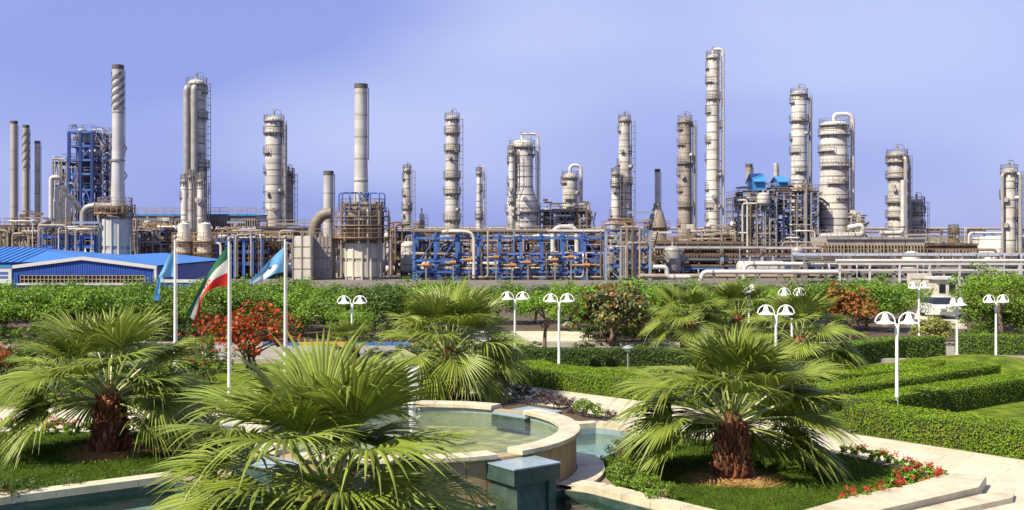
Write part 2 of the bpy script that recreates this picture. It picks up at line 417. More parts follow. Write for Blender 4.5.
# ------------------------------------------------------------------ leaves
def leaves(name, P, N, size, m, rng, aspect=0.55, jitter=0.8, parent=None, fold=0.25, kind=None):
    """one mesh of many small folded leaves at points P with rough normals N"""
    P = np.asarray(P, float); n = len(P)
    N = np.asarray(N, float) + rng.normal(0, jitter, (n, 3))
    N /= np.linalg.norm(N, axis=1, keepdims=True) + 1e-9
    t = rng.normal(0, 1, (n, 3)); t -= N * np.sum(t * N, axis=1, keepdims=True)
    t /= np.linalg.norm(t, axis=1, keepdims=True) + 1e-9
    b = np.cross(N, t)
    s = size * rng.uniform(0.65, 1.3, (n, 1))
    V = np.stack([P - t * s * 0.5, P + b * s * aspect * 0.5 + N * s * fold * 0.3,
                  P + t * s * 0.5, P - b * s * aspect * 0.5 + N * s * fold * 0.3], axis=1).reshape(-1, 3)
    me = bpy.data.meshes.new(name)
    me.vertices.add(4 * n); me.vertices.foreach_set('co', V.ravel())
    i = np.arange(n) * 4
    F = np.stack([i, i + 1, i + 2, i, i + 2, i + 3], axis=1).ravel()
    me.loops.add(6 * n); me.loops.foreach_set('vertex_index', F.astype(np.int32))
    me.polygons.add(2 * n)
    me.polygons.foreach_set('loop_start', (np.arange(2 * n) * 3).astype(np.int32))
    me.polygons.foreach_set('loop_total', np.full(2 * n, 3, np.int32))
    me.materials.append(m)
    me.update(calc_edges=True); me.validate()
    return me if parent is None else link(name, me, parent)
# =================================================================== THE PLANT
RNG = random.Random(7)

_RING = {}
def ring_mesh(m):
    if m.name not in _RING:
        b = MB(); b.lathe([(0.93, -0.5), (1, -0.5), (1, 0.5), (0.93, 0.5)], 20)
        _RING[m.name] = b.mesh('ring_' + m.name, m, True)
    return _RING[m.name]
def band(parent, x, y, z, R, h, m, name='insulation_band'):
    o = link(name, ring_mesh(m), parent); o.location = (x, y, z); o.scale = (R, R, h)
    return o

def sector_platform(R, ext, a0, a1, hr=1.1):
    """annular deck with brackets; its railing comes as a second mesh"""
    n = max(4, int((a1 - a0) / (2 * PI) * 22))
    d = MB(); r0, r1 = R * 0.97, R + ext
    full = a1 - a0 > 6.2
    d.lathe([(r0, 0), (r1, 0), (r1, 0.13), (r0, 0.13)], n, a0=a0, a1=a0 + 2 * PI if full else a1)
    for i in range(n + 1):
        if i % 2: continue
        a = a0 + (a1 - a0) * i / n
        c, s = math.cos(a), math.sin(a)
        d.beam((r0 * c, r0 * s, -0.7), (r1 * 0.97 * c, r1 * 0.97 * s, 0), 0.08)
    q = MB()
    for zz in (0.6, hr):
        q.tube([((r1 - 0.05) * math.cos(a0 + (a1 - a0) * i / n), (r1 - 0.05) * math.sin(a0 + (a1 - a0) * i / n), 0.16 + zz)
                for i in range(n + 1)], 0.03, 4)
    for i in range(n + 1):
        a = a0 + (a1 - a0) * i / n
        p = ((r1 - 0.05) * math.cos(a), (r1 - 0.05) * math.sin(a))
        q.beam((*p, 0.13), (*p, 0.16 + hr), 0.05)
    return d, q

def ladder(parent, x, y, z0, z1, a, m=None):
    """caged ladder"""
    b = MB(); c, s = math.cos(a), math.sin(a)
    for k in (-1, 1):
        px, py = x - s * 0.28 * k, y + c * 0.28 * k
        b.beam((px, py, z0), (px, py, z1), 0.09)
    z = z0 + 0.5
    while z < z1:
        b.beam((x - s * 0.28, y + c * 0.28, z), (x + s * 0.28, y - c * 0.28, z), 0.05); z += 0.9
    z = z0 + 2.4
    while z < z1:
        pts = [(x + c * 0.4 + 0.42 * math.cos(a + t), y + s * 0.4 + 0.42 * math.sin(a + t), z) for t in np.linspace(-2.2, 2.2, 7)]
        b.tube(pts, 0.035, 3); z += 1.2
    for t in (-1.2, 0, 1.2):
        p = (x + c * 0.4 + 0.42 * math.cos(a + t), y + s * 0.4 + 0.42 * math.sin(a + t))
        b.beam((*p, z0 + 2.4), (*p, z1), 0.05)
    return b.build('ladder', m or M_STEEL, parent)

def column(label, u, w, vtop, Y, m=None, secs=None, nplat=8, plat_from=0.15, ladder_a=-0.3, riser=None, group='process columns of the plant',
           full_top=True, dome=0.5, m_plat=None, arch=False, davit=True, seed=0, ext=1.0, band_step=1.4, name='process_column', fullp=0.15):
    """clad vessel column: shell, skirt, bands, platforms with railings, ladder, risers, davit"""
    rg = random.Random(seed + int(u))
    m = m or M_CLAD; m_plat = m_plat or M_PLATC; ext = ext * 0.45; nplat = max(1, int(nplat * 0.8)); vtop += 3
    R = w / 2 * Y / FPX; H = Z(vtop, Y)
    th = thing(name, label, 'column', (X(u, Y), Y, 0), group)
    secs = secs or [(0.0, 1.0), (1.0, 1.0)]          # (height fraction, radius factor)
    sk = 0.08 * H
    b = MB(); b.lathe([(R * secs[0][1] * 1.06, 0), (R * secs[0][1] * 1.06, 0.2), (R * secs[0][1] * 1.01, 0.2), (R * secs[0][1] * 1.01, sk)], 24)
    b.build('skirt', M_CONC, th, True)
    prof = [(0.01, sk - 0.02)]
    for i, (f, k) in enumerate(secs):
        prof.append((R * k, max(sk, f * (H - R * dome))))
    Rt = R * secs[-1][1]; zt = H - R * dome
    for i in range(1, 6):
        a = PI / 2 * i / 5
        prof.append((max(Rt * math.cos(a), 0.01), zt + R * dome * math.sin(a)))
    b = MB(); b.lathe(prof, 28)
    sh = b.build('shell', m, th, True)
    def rad(z):
        f = z / (H - R * dome)
        for (f0, k0), (f1, k1) in zip(secs, secs[1:]):
            if f0 <= f <= f1: return R * (k0 + (k1 - k0) * (f - f0) / max(f1 - f0, 1e-6))
        return Rt
    z = sk + 1.0
    while z < zt - 0.4:
        band(th, 0, 0, z, rad(z) * 1.02, 0.17, M_BAND if rg.random() < 0.55 else M_CLADB); z += band_step * rg.uniform(0.75, 1.3)
    cache = {}
    for i in range(nplat):
        f = plat_from + (0.985 - plat_from) * (i + 0.5 * rg.uniform(0.7, 1.3)) / nplat
        zz = f * zt
        r = rad(zz)
        c = rg.choice((PI, PI, 0.0, -PI / 2, PI * 0.8, -0.4)); hw = rg.choice((0.7, 1.0, 1.3))
        if rg.random() < fullp: c, hw = PI, PI
        key = (round(r, 2), c, hw)
        if key not in cache:
            d, q = sector_platform(r, ext, c - hw, c + hw)
            cache[key] = (d.mesh('platform', m_plat), q.mesh('railing', m_plat))
        o = link('platform', cache[key][0], th); o.location = (0, 0, zz)
        link('railing', cache[key][1], o)
    if full_top:
        d, q = sector_platform(Rt, ext * 0.7, 0, 2 * PI)
        o = d.build('platform', m_plat, th); o.location = (0, 0, zt - 0.3); q.build('railing', m_plat, o)
    la = ladder_a
    ladder(th, (R * 1.05 + 0.12) * math.cos(la), (R * 1.05 + 0.12) * math.sin(la), sk, zt, la)
    for (ra, rr, zb, over) in (riser or []):
        rr *= 0.62
        c, s = math.cos(ra), math.sin(ra)
        d = R * 1.0 + rr + 0.35
        zb *= H
        if over:
            pts = rpath([(0, 0, H - 0.3), (0, 0, H + over), (d * c, d * s, H + over), (d * c, d * s, zb), ((d + 2) * c, (d + 2) * s, zb)], over * 0.8 + rr)
        else:
            pts = rpath([(R * 0.9 * c, R * 0.9 * s, zt * 0.97), (d * c, d * s, zt * 0.97), (d * c, d * s, zb)], rr * 2.5)
        q = MB(); q.tube(pts, rr, 10); q.build('riser_pipe', M_PIPEW if over else M_PIPE, th, True)
        zz = zb + 2
        while zz < zt - 2:
            bar(th, 'pipe_bracket', (R * 0.95 * c, R * 0.95 * s, zz), (d * c, d * s, zz), 0.14, M_STEEL); zz += 5.5
    b = MB(); b.lathe([(0.01, H + 0.9), (0.28, H + 0.9), (0.28, H + 0.75), (0.18, H + 0.75), (0.18, H - 0.2)], 10)
    b.build('top_nozzle', M_PIPE, th, True)
    if davit:
        q = MB(); q.tube(rpath([(Rt * 0.8, 0, zt), (Rt * 0.8, 0, H + 1.1), (-Rt * 0.2, 0, H + 1.2)], 0.5), 0.06, 6); q.build('davit', M_STEEL, th)
    for k in range(3):                                   # nozzles and manways on the side facing the garden
        zz = rg.uniform(0.25, 0.85) * H; a = rg.uniform(-2.6, -0.6); r = rad(zz)
        c, s = math.cos(a), math.sin(a)
        rod(th, 'manway', (r * 0.9 * c, r * 0.9 * s, zz), ((r + 0.5) * c, (r + 0.5) * s, zz), 0.38, M_PIPE)
    return th

def stack(label, u, w, vtop, Y, m=None, taper=1.15, strakes=False, zbase=0.0, group='tall steel stacks of the plant', top_plat=False, step=5.0, cap=True):
    R = w / 2 * Y / FPX; H = Z(vtop, Y); m = m or M_STACK
    th = thing('steel_stack', label, 'stack', (X(u, Y), Y, zbase), group); h = H - zbase
    b = MB(); b.lathe([(R * taper, 0), (R * taper * 0.98, h * 0.1), (R * 1.02, h * 0.35), (R, h), (R * 0.86, h), (R * 0.86, h - 1.5)], 24)
    b.build('shell', m, th, True)
    z = step
    while z < h - 1:
        band(th, 0, 0, z, R * (1.03 if z > h * 0.35 else taper * 1.01), 0.22, M_CLADB, 'seam_ring'); z += step
    if cap:
        band(th, 0, 0, h - 0.3, R * 1.05, 0.6, M_SOOT, 'sooty_rim')
    if strakes:
        for k in range(3):
            q = MB(); n = 46; z0 = h * 0.68; vs = []; fs = []
            for i in range(n):
                a = 2 * PI * (k / 3 + 1.6 * i / n); zz = z0 + (h - 1.2 - z0) * i / n
                for r_, dz in ((R * 0.98, 0), (R * 1.13, 0), (R * 1.13, 0.4), (R * 0.98, 0.4)):
                    vs.append((r_ * math.cos(a), r_ * math.sin(a), zz + dz))
            for i in range(n - 1):
                for j in range(4):
                    fs.append((i * 4 + j, (i + 1) * 4 + j, (i + 1) * 4 + (j + 1) % 4, i * 4 + (j + 1) % 4))
            q.add(vs, fs); q.build('helical_strake', M_BAND, th)
    if top_plat:
        d, q = sector_platform(R, 0.6, 0, 2 * PI, 0.9)
        o = d.build('platform', M_RAIL, th); o.location = (0, 0, h - (2.0 if strakes else 1.2)); q.build('railing', M_RAIL, o)
    q = MB(); xl = R * 1.03 + 0.12
    for k in (-0.22, 0.22): q.beam((xl, k, h * 0.36), (xl, k, h * 0.97), 0.06)
    zz = h * 0.36
    while zz < h * 0.97: q.beam((xl, -0.22, zz), (xl, 0.22, zz), 0.04); zz += 0.6
    q.build('ladder', M_STEEL, th)
    return th

def straight_railing(th, a, b, z, m, h=1.1):
    a, b = Vector(a), Vector(b); q = MB(); L = (b - a).length; n = max(2, int(L / 1.5))
    for i in range(n + 1):
        p = a + (b - a) * i / n; q.beam((p.x, p.y, z), (p.x, p.y, z + h), 0.06)
    for zz in (h * 0.5, h): q.beam((a.x, a.y, z + zz), (b.x, b.y, z + zz), 0.07)
    return q.build('railing', m, th)

def frame_parts(th, x0, x1, y0, y1, zs, nx, ny, mc, mb, cw=0.4, bw=0.3, brace=0.4, deck=None, rail=None, seed=1, bm=None):
    """steel frame: each column, beam and brace is a part; decks and railings per storey"""
    rg = random.Random(seed)
    xs = [x0 + (x1 - x0) * i / nx for i in range(nx + 1)]; ys = [y0 + (y1 - y0) * i / ny for i in range(ny + 1)]
    for x in xs:
        for y in ys: bar(th, 'steel_post', (x, y, 0), (x, y, zs[-1]), cw, mc)
    for z in zs:
        for y in ys: bar(th, 'beam', (x0 - 0.2, y, z), (x1 + 0.2, y, z), bw * 0.7, mb, bw)
        for x in xs: bar(th, 'beam', (x, y0 + bw * 0.4, z - 0.004), (x, y1 - bw * 0.4, z - 0.004), bw * 0.68, mb, bw * 0.97)
    lv = [0.0] + list(zs)
    for k in range(len(lv) - 1):
        for i in range(nx):
            if rg.random() < brace:
                a, b = (xs[i], xs[i + 1]) if rg.random() < 0.5 else (xs[i + 1], xs[i])
                yb = ys[0] - cw * 0.1
                if rg.random() < 0.5:
                    xm = (xs[i] + xs[i + 1]) / 2
                    bar(th, 'brace', (xs[i], yb, lv[k]), (xm, yb, lv[k + 1]), bw * 0.5, bm or mb)
                    bar(th, 'brace', (xs[i + 1], yb, lv[k]), (xm, yb, lv[k + 1]), bw * 0.5, bm or mb)
                else:
                    bar(th, 'brace', (a, yb, lv[k]), (b, yb, lv[k + 1]), bw * 0.5, bm or mb)
    if deck:
        for z in zs:
            b = MB(); b.box(((x0 + x1) / 2, (y0 + y1) / 2, z + bw * 0.5 + 0.06), (x1 - x0 + 0.3, y1 - y0 + 0.3, 0.1)); b.build('floor_deck', deck, th)
    if rail:
        for z in zs:
            zz = z + bw * 0.5 + 0.1
            straight_railing(th, (x0, y0, 0), (x1, y0, 0), zz, rail); straight_railing(th, (x0, y0, 0), (x0, y1, 0), zz, rail)
            straight_railing(th, (x1, y0, 0), (x1, y1, 0), zz, rail)

def hvessel(label, x, y, z, L, R, m, group=None, rotz=0.0, legs=0.0, name='horizontal_drum', cat='vessel'):
    th = thing(name, label, cat, (x, y, z), group, rotz)
    prof = []
    for i in range(5):
        a = PI / 2 * i / 4; prof.append((max(R * math.sin(a), 0.01), -L / 2 - R * 0.45 * math.cos(a)))
    for i in range(5):
        a = PI / 2 * i / 4; prof.append((max(R * math.cos(a), 0.01), L / 2 + R * 0.45 * math.sin(a)))
    b = MB(); b.lathe(prof, 18); zc = R + 0.35 + legs
    b.v = [(v[2], v[0], v[1] + zc) for v in b.v]
    b.build('shell', m, th, True)
    for s in (-0.3, 0.3):
        q = MB(); q.box((s * L, 0, (zc - R * 0.75) / 2), (0.35, R * 1.5, zc - R * 0.75)); q.build('saddle', M_CONC, th)
    for s in (-0.25, 0.05, 0.3):
        rod(th, 'nozzle', (s * L, 0, zc + R * 0.9), (s * L, 0, zc + R + 0.6), 0.16, M_PIPE)
    for s in (-0.42, -0.15, 0.15, 0.42):
        o = link('insulation_band', ring_mesh(M_STEEL), th); o.location = (s * L, 0, zc); o.rotation_euler = (0, PI / 2, 0); o.scale = (R * 1.02, R * 1.02, 0.12)
    return th

def vvessel(label, x, y, z, H, R, m, group=None, name='vertical_drum', cat='vessel'):
    th = thing(name, label, cat, (x, y, z), group)
    prof = [(0.01, 0.5)]
    for i in range(1, 5):
        a = PI / 2 * i / 4; prof.append((R * math.sin(a), 0.5 + R * 0.5 * (1 - math.cos(a))))
    for i in range(5):
        a = PI / 2 * i / 4; prof.append((max(R * math.cos(a), 0.01), H - R * 0.5 + R * 0.5 * math.sin(a)))
    b = MB(); b.lathe(prof, 18); b.build('shell', m, th, True)
    for k in range(4):
        a = PI / 4 + k * PI / 2
        bar(th, 'leg', (R * 0.85 * math.cos(a), R * 0.85 * math.sin(a), 0), (R * 0.85 * math.cos(a), R * 0.85 * math.sin(a), 0.5 + R * 0.6), 0.18, M_STEEL)
    for f in (0.35, 0.6, 0.85): band(th, 0, 0, f * H, R * 1.025, 0.12, M_STEEL)
    rod(th, 'nozzle', (0, 0, H - 0.1), (0, 0, H + 0.6), 0.15, M_PIPE)
    return th

def pipe_run(label, pts, r, m, rad=None, supports=0, group=None, n=10, name='pipe_run', ground=0.0):
    th = thing(name, label, 'pipe', pts[0], group); o = Vector(pts[0])
    L = [Vector(p) - o for p in pts]
    b = MB(); b.tube(rpath(L, rad or r * 3), r, n); b.build('pipe', m, th, True)
    for i in range(len(L) - 1):
        d = (L[i + 1] - L[i]).normalized()
        p = L[i] + d * (0.3 if i == 0 else (rad or r * 3) + 0.1)
        if (L[i + 1] - L[i]).length > 2 * (rad or r * 3) + 1: rod(th, 'flange', p, p + d * 0.16, r * 1.35, M_STEEL)
    if supports:
        for i in range(len(L) - 1):
            a, c = L[i], L[i + 1]
            if abs(a.z - c.z) < 0.1 and (c - a).length > 3:
                for k in range(supports):
                    p = a + (c - a) * (k + 0.5) / supports
                    if p.z + o.z - ground > 0.3: bar(th, 'pipe_support', (p.x, p.y, ground - o.z), (p.x, p.y, p.z - r * 0.98), 0.22, M_STEEL)
    return th

def air_cooler(label, x0, x1, y, d, z0, z1, bay, group='air cooler banks', mleg=None, mbund=None, topm=None):
    """bank of air coolers: bundles over plenums and fan rings on slanted struts"""
    th = thing('air_cooler_bank', label, 'air cooler', ((x0 + x1) / 2, y, 0), group)
    hw = (x1 - x0) / 2; n = max(1, round((x1 - x0) / bay)); bw = (x1 - x0) / n
    mleg = mleg or M_BROWN; mbund = mbund or M_STEEL
    bun = MB(); bun.box((0, 0, 0), (bw * 0.96, d, 0.9)); 
    for k in range(9): bun.box((-bw * 0.44 + k * bw * 0.11, 0, 0.5), (0.14, d * 1.01, 0.16))
    bm_ = bun.mesh('cooler_bundle', mbund)
    lv_ = MB(); nl = max(5, int(bw / 0.42))
    for k in range(nl): lv_.box((-bw * 0.47 + bw * 0.94 * (k + 0.5) / nl, -d * 0.5 - 0.1, -(z1 - z0) * 0.36), (0.13, 0.16, (z1 - z0) * 0.62))
    lvm = lv_.mesh('louvre', M_PIPET)
    ple = MB(); ple.lathe([(bw * 0.44, 0.0), (bw * 0.42, -0.35), (bw * 0.42, -0.8), (bw * 0.40, -0.8)], 16)
    pm = ple.mesh('fan_ring', M_STEEL)
    zt = z1 - 0.5
    for i in range(n):
        xc = -hw + (i + 0.5) * bw
        o = link('cooler_bundle', bm_, th); o.location = (xc, 0, zt)
        o = link('louvre', lvm, th); o.location = (xc, 0, zt)
        o = link('fan_ring', pm, th); o.location = (xc, 0, zt - 0.45)
        for s in (-1, 1):
            bar(th, 'strut', (xc - bw * 0.46, s * d * 0.45, z0), (xc, s * d * 0.46, zt - 0.5), 0.2, mleg)
            bar(th, 'strut', (xc + bw * 0.46, s * d * 0.45, z0), (xc, s * d * 0.46, zt - 0.5), 0.2, mleg)
    for i in range(n + 1):
        for s in (-1, 1): bar(th, 'steel_post', (-hw + i * bw, s * d * 0.47, 0), (-hw + i * bw, s * d * 0.47, zt), 0.3, mleg)
    for s in (-1, 1):
        bar(th, 'beam', (-hw, s * d * 0.5, z0), (hw, s * d * 0.5, z0), 0.3, mleg, 0.4)
        bar(th, 'beam', (-hw, s * d * 0.52, z1 + 0.12), (hw, s * d * 0.52, z1 + 0.12), 0.2, topm or mleg, 0.3)
        straight_railing(th, (-hw, s * d * 0.54, 0), (hw, s * d * 0.54, 0), z1 + 0.2, M_RAIL)
    return th

def pipe_rack(label, x0, x1, y, d, zs, bay, mc, mb, seed=3, npipe=7, group='pipe racks', palette=None, brace=0.3, cw=0.45, tray=True, bm=None):
    rg = random.Random(seed)
    th = thing('pipe_rack', label, 'pipe rack', ((x0 + x1) / 2, y, 0), group); hw = (x1 - x0) / 2
    n = max(1, round((x1 - x0) / bay))
    xs = [-hw + 2 * hw * i / n for i in range(n + 1)]
    for x in xs:
        for s in (-d / 2, d / 2): bar(th, 'steel_post', (x, s, 0), (x, s, zs[-1] + 0.3), cw, mc)
        for z in zs: bar(th, 'cross_beam', (x, -d / 2 - 0.5, z), (x, d / 2 + 0.5, z), 0.32, mb, 0.36)
    for z in zs:
        for s in (-d / 2 - 0.26, d / 2 + 0.26): bar(th, 'beam', (-hw, s, z - 0.42), (hw, s, z - 0.42), 0.2, mb, 0.3)
    for i in range(n):
        if rg.random() < brace:
            xm = (xs[i] + xs[i + 1]) / 2
            for xa in (xs[i], xs[i + 1]): bar(th, 'brace', (xa, -d / 2 - 0.1, 0), (xm, -d / 2 - 0.1, zs[0] - 0.4), 0.16, bm or mb)
        if rg.random() < brace and len(zs) > 1:
            a, b = (xs[i], xs[i + 1]) if rg.random() < 0.5 else (xs[i + 1], xs[i])
            bar(th, 'brace', (a, -d / 2 - 0.1, zs[0]), (b, -d / 2 - 0.1, zs[-1] - 0.4), 0.16, bm or mb)
    palette = palette or [M_PIPE, M_PIPE, M_PIPEW, M_PIPET, M_STEEL, M_CLADB]
    for z in zs:
        for k in range(npipe):
            r = rg.choice((0.08, 0.11, 0.15, 0.2, 0.26)); yy = -d / 2 + d * (k + 0.5) / npipe
            a = -hw if rg.random() < 0.7 else xs[rg.randrange(0, max(1, n // 2))]
            b = hw if rg.random() < 0.7 else xs[rg.randrange(n // 2 + 1, n + 1)]
            rod(th, 'pipe', (a - 0.6, yy, z + 0.18 + r), (b + 0.6, yy, z + 0.18 + r), r, rg.choice(palette))
    if tray:
        straight_railing(th, (-hw, -d / 2 - 0.6, 0), (hw, -d / 2 - 0.6, 0), zs[-1] + 0.2, M_RAIL, 1.0)
    for k in range(max(4, int(n * 1.6))):                  # branch drops
        x = rg.uniform(-hw, hw); z = rg.choice(zs); r = rg.choice((0.06, 0.09, 0.14))
        q = MB(); yy = -d / 2 - 0.55 - r
        q.tube(rpath([(x, yy + 1.0, z + 0.5), (x, yy, z + 0.5), (x, yy, 0.4), (x + rg.choice((-2, 2)), yy, 0.4)], 0.5), r, 8)
        q.build('branch_pipe', rg.choice(palette), th, True)
    return th

# ------------------------------------------------------------------ columns and stacks, left to right
stack('thin pinkish steel stack at the far left edge of the plant', 14, 7, 121, 235, M_PINK, 1.2, step=4)
stack('thin pinkish steel stack second from the left edge', 26, 6.5, 125, 238, M_PINK, 1.2, strakes=True, step=4)
stack('thin pale steel stack with sooty tip, third from the left edge', 37.5, 5.5, 141, 240, M_STACK, 1.25, step=5)
column('tall narrow tower of bundled clad columns with a crane davit on top', 196.5, 18, 76, 185, M_CLADW, [(0, 1.12), (0.55, 1.1), (0.6, 1.0), (1, 0.92)],
       nplat=13, plat_from=0.3, ladder_a=-0.15, riser=[(-2.0, 0.9, 0.0, 0), (-1.45, 0.9, 0.0, 0)], ext=1.1, fullp=0.1, seed=3)
for i, (u, vt, w) in enumerate(((184.5, 176, 7), (190.5, 172, 5.5), (200.5, 176, 7))):
    column(['slim clad column on the left flank of the bundled tower', 'slim clad column on the front of the bundled tower', 'slim clad column on the right flank of the bundled tower'][i],
           u, w, vt, 180, M_CLADW, nplat=2, plat_from=0.6, full_top=True, davit=False, ext=0.5, band_step=3.5, group='slim columns around the bundled tower', seed=i)
column('wide clad column with a thick riser pipe, left of the short round stack', 274, 17, 113, 200, M_CLAD, nplat=8, plat_from=0.2, riser=[(-0.25, 0.55, 0.0, 0)], ext=1.0, seed=1)
column('shorter clad column tucked right of the wide riser column', 288.5, 9.5, 168, 203, M_CLADB, nplat=5, plat_from=0.35, ext=0.8, seed=2)
column('slim banded column left of the tall tapered one', 407, 8, 165, 215, M_CLAD, [(0, 1.15), (0.5, 1.0), (1, 0.8)], nplat=5, plat_from=0.35, ext=0.8, seed=5)
column('very short slim column just left of the tall tapered one', 421.5, 4.5, 210, 218, M_CLADW, nplat=1, plat_from=0.6, davit=False, ext=0.5, full_top=False)
column('tall tapered column with ring platforms, centre left', 452, 13, 112, 205, M_CLAD, [(0, 1.15), (0.45, 1.05), (0.9, 0.93), (1, 0.95)], nplat=7, plat_from=0.25, ext=0.9, fullp=0.75, seed=8)
column('thin column with a hooked top right of the tall tapered one', 479, 5.5, 168, 215, M_CLADW, [(0, 1.2), (0.5, 1.0), (1, 0.8)], nplat=3, plat_from=0.4, ext=0.7, riser=[(0.1, 0.22, 0.3, 0.8)], seed=4)
column('fat domed column with a slim companion on its left', 522, 26, 136, 190, M_CLADW, [(0, 1.16), (0.56, 1.14), (0.66, 0.86), (1, 0.86)], nplat=6, plat_from=0.4, ext=1.0, dome=0.55, riser=[(0.1, 0.35, 0.2, 0.9)], seed=9)
column('slim companion column on the left of the fat domed one', 511.5, 6, 147, 188, M_CLAD, nplat=5, plat_from=0.3, ext=0.7, seed=10)
column('short fat column with an arched overhead pipe on a steel structure', 570, 15, 170, 200, M_CLAD, [(0, 1.0), (0.9, 1.0), (1, 0.9)], nplat=4, plat_from=0.5, ext=1.0, riser=[(0.05, 0.5, 0.2, 1.4)], davit=False, seed=11)
column('tall leaning-looking column with a shorter shoulder column, centre right', 624.5, 12, 114, 205, M_CLAD, [(0, 1.25), (0.5, 1.1), (1, 0.85)], nplat=8, plat_from=0.25, ext=0.8, seed=12)
column('shoulder column on the left of the leaning-looking one', 615.5, 9, 168, 203, M_CLADW, [(0, 1.2), (0.6, 1.0), (1, 0.75)], nplat=3, plat_from=0.4, ext=0.7, davit=False, seed=13)
column('brownish column with a zigzag of small platforms, left of the tallest', 685, 13, 115, 195, M_CLADB, [(0, 1.1), (0.5, 1.02), (1, 0.95)], nplat=11, plat_from=0.15, ext=0.8, riser=[(-0.2, 0.4, 0.0, 0)], seed=14)
column('tallest slender column of the skyline with a riser on its right', 713, 12.5, 51, 186, M_CLADW, [(0, 1.12), (0.4, 1.05), (1, 0.95)], nplat=16, plat_from=0.12, ext=0.7, riser=[(-0.15, 0.42, 0.0, 0.8)], ladder_a=-1.0, fullp=0.05, seed=15)
column('pale column with many left-hand platforms behind the blue-roofed structure', 799, 15, 87, 215, M_CLADW, [(0, 1.1), (0.5, 1.03), (1, 0.97)], nplat=11, plat_from=0.2, ext=1.0, riser=[(-0.2, 0.5, 0.0, 0)], seed=16)
column('broad pale column with a white pipe arching over its top', 834, 28, 118, 195, M_CLADW, [(0, 1.12), (0.45, 1.08), (0.55, 1.0), (1, 0.93)], nplat=8, plat_from=0.3, ext=1.1, dome=0.25, riser=[(-0.12, 0.6, 0.12, 1.2)], davit=False, ladder_a=-0.8, seed=17)
column('stout brownish column with crowded platforms, right of the broad one', 897, 17, 148, 190, M_CLAD, nplat=9, plat_from=0.15, ext=1.1, riser=[(-1.2, 0.55, 0.0, 0), (-0.4, 0.4, 0.0, 0)], fullp=0.3, seed=18)
column('short stout brownish column tucked behind the crowded one', 916.5, 13, 196, 195, M_CLAD, nplat=3, plat_from=0.5, ext=1.0, fullp=0.8, seed=19)
column('small ochre-topped column rising from the low air coolers on the right', 953.5, 7, 226, 175, M_OCHRE, nplat=3, plat_from=0.5, ext=0.8, davit=False, seed=20)
column('greyish column with a long side pipe at the right edge', 1009, 13, 165, 165, M_CLAD, nplat=6, plat_from=0.3, ext=0.9, riser=[(-2.6, 0.4, 0.0, 0), (-0.7, 0.45, 0.0, 0)], seed=21)
stack('short thin flare stack standing on a cone base', 657.5, 5.5, 169, 210, M_CLADW, 1.2, step=6, top_plat=False)
b = thing('stack_base', 'conical brick-coloured base with pipes round the thin flare stack', 'stack base', (X(657, 209), 209, 0))
q = MB(); q.lathe([(1.9, 0), (1.9, 7.6), (1.2, 10.2), (0.66, 11.4), (0.66, 12)], 16); q.build('shell', M_CLADB, b, True)
d_, q_ = sector_platform(1.9, 0.7, 0, 2 * PI); o = d_.build('platform', M_RAIL, b); o.location = (0, 0, 7.4); q_.build('railing', M_RAIL, o)
stack('short dark grey stack left of the blue gable roof', 749, 7, 164, 205, M_CLADB, 1.05, step=5, top_plat=False)
stack('short thin white stack between the two blue gable roofs', 776, 4.5, 163, 205, M_STACK, 1.1, step=6, top_plat=False, cap=False)

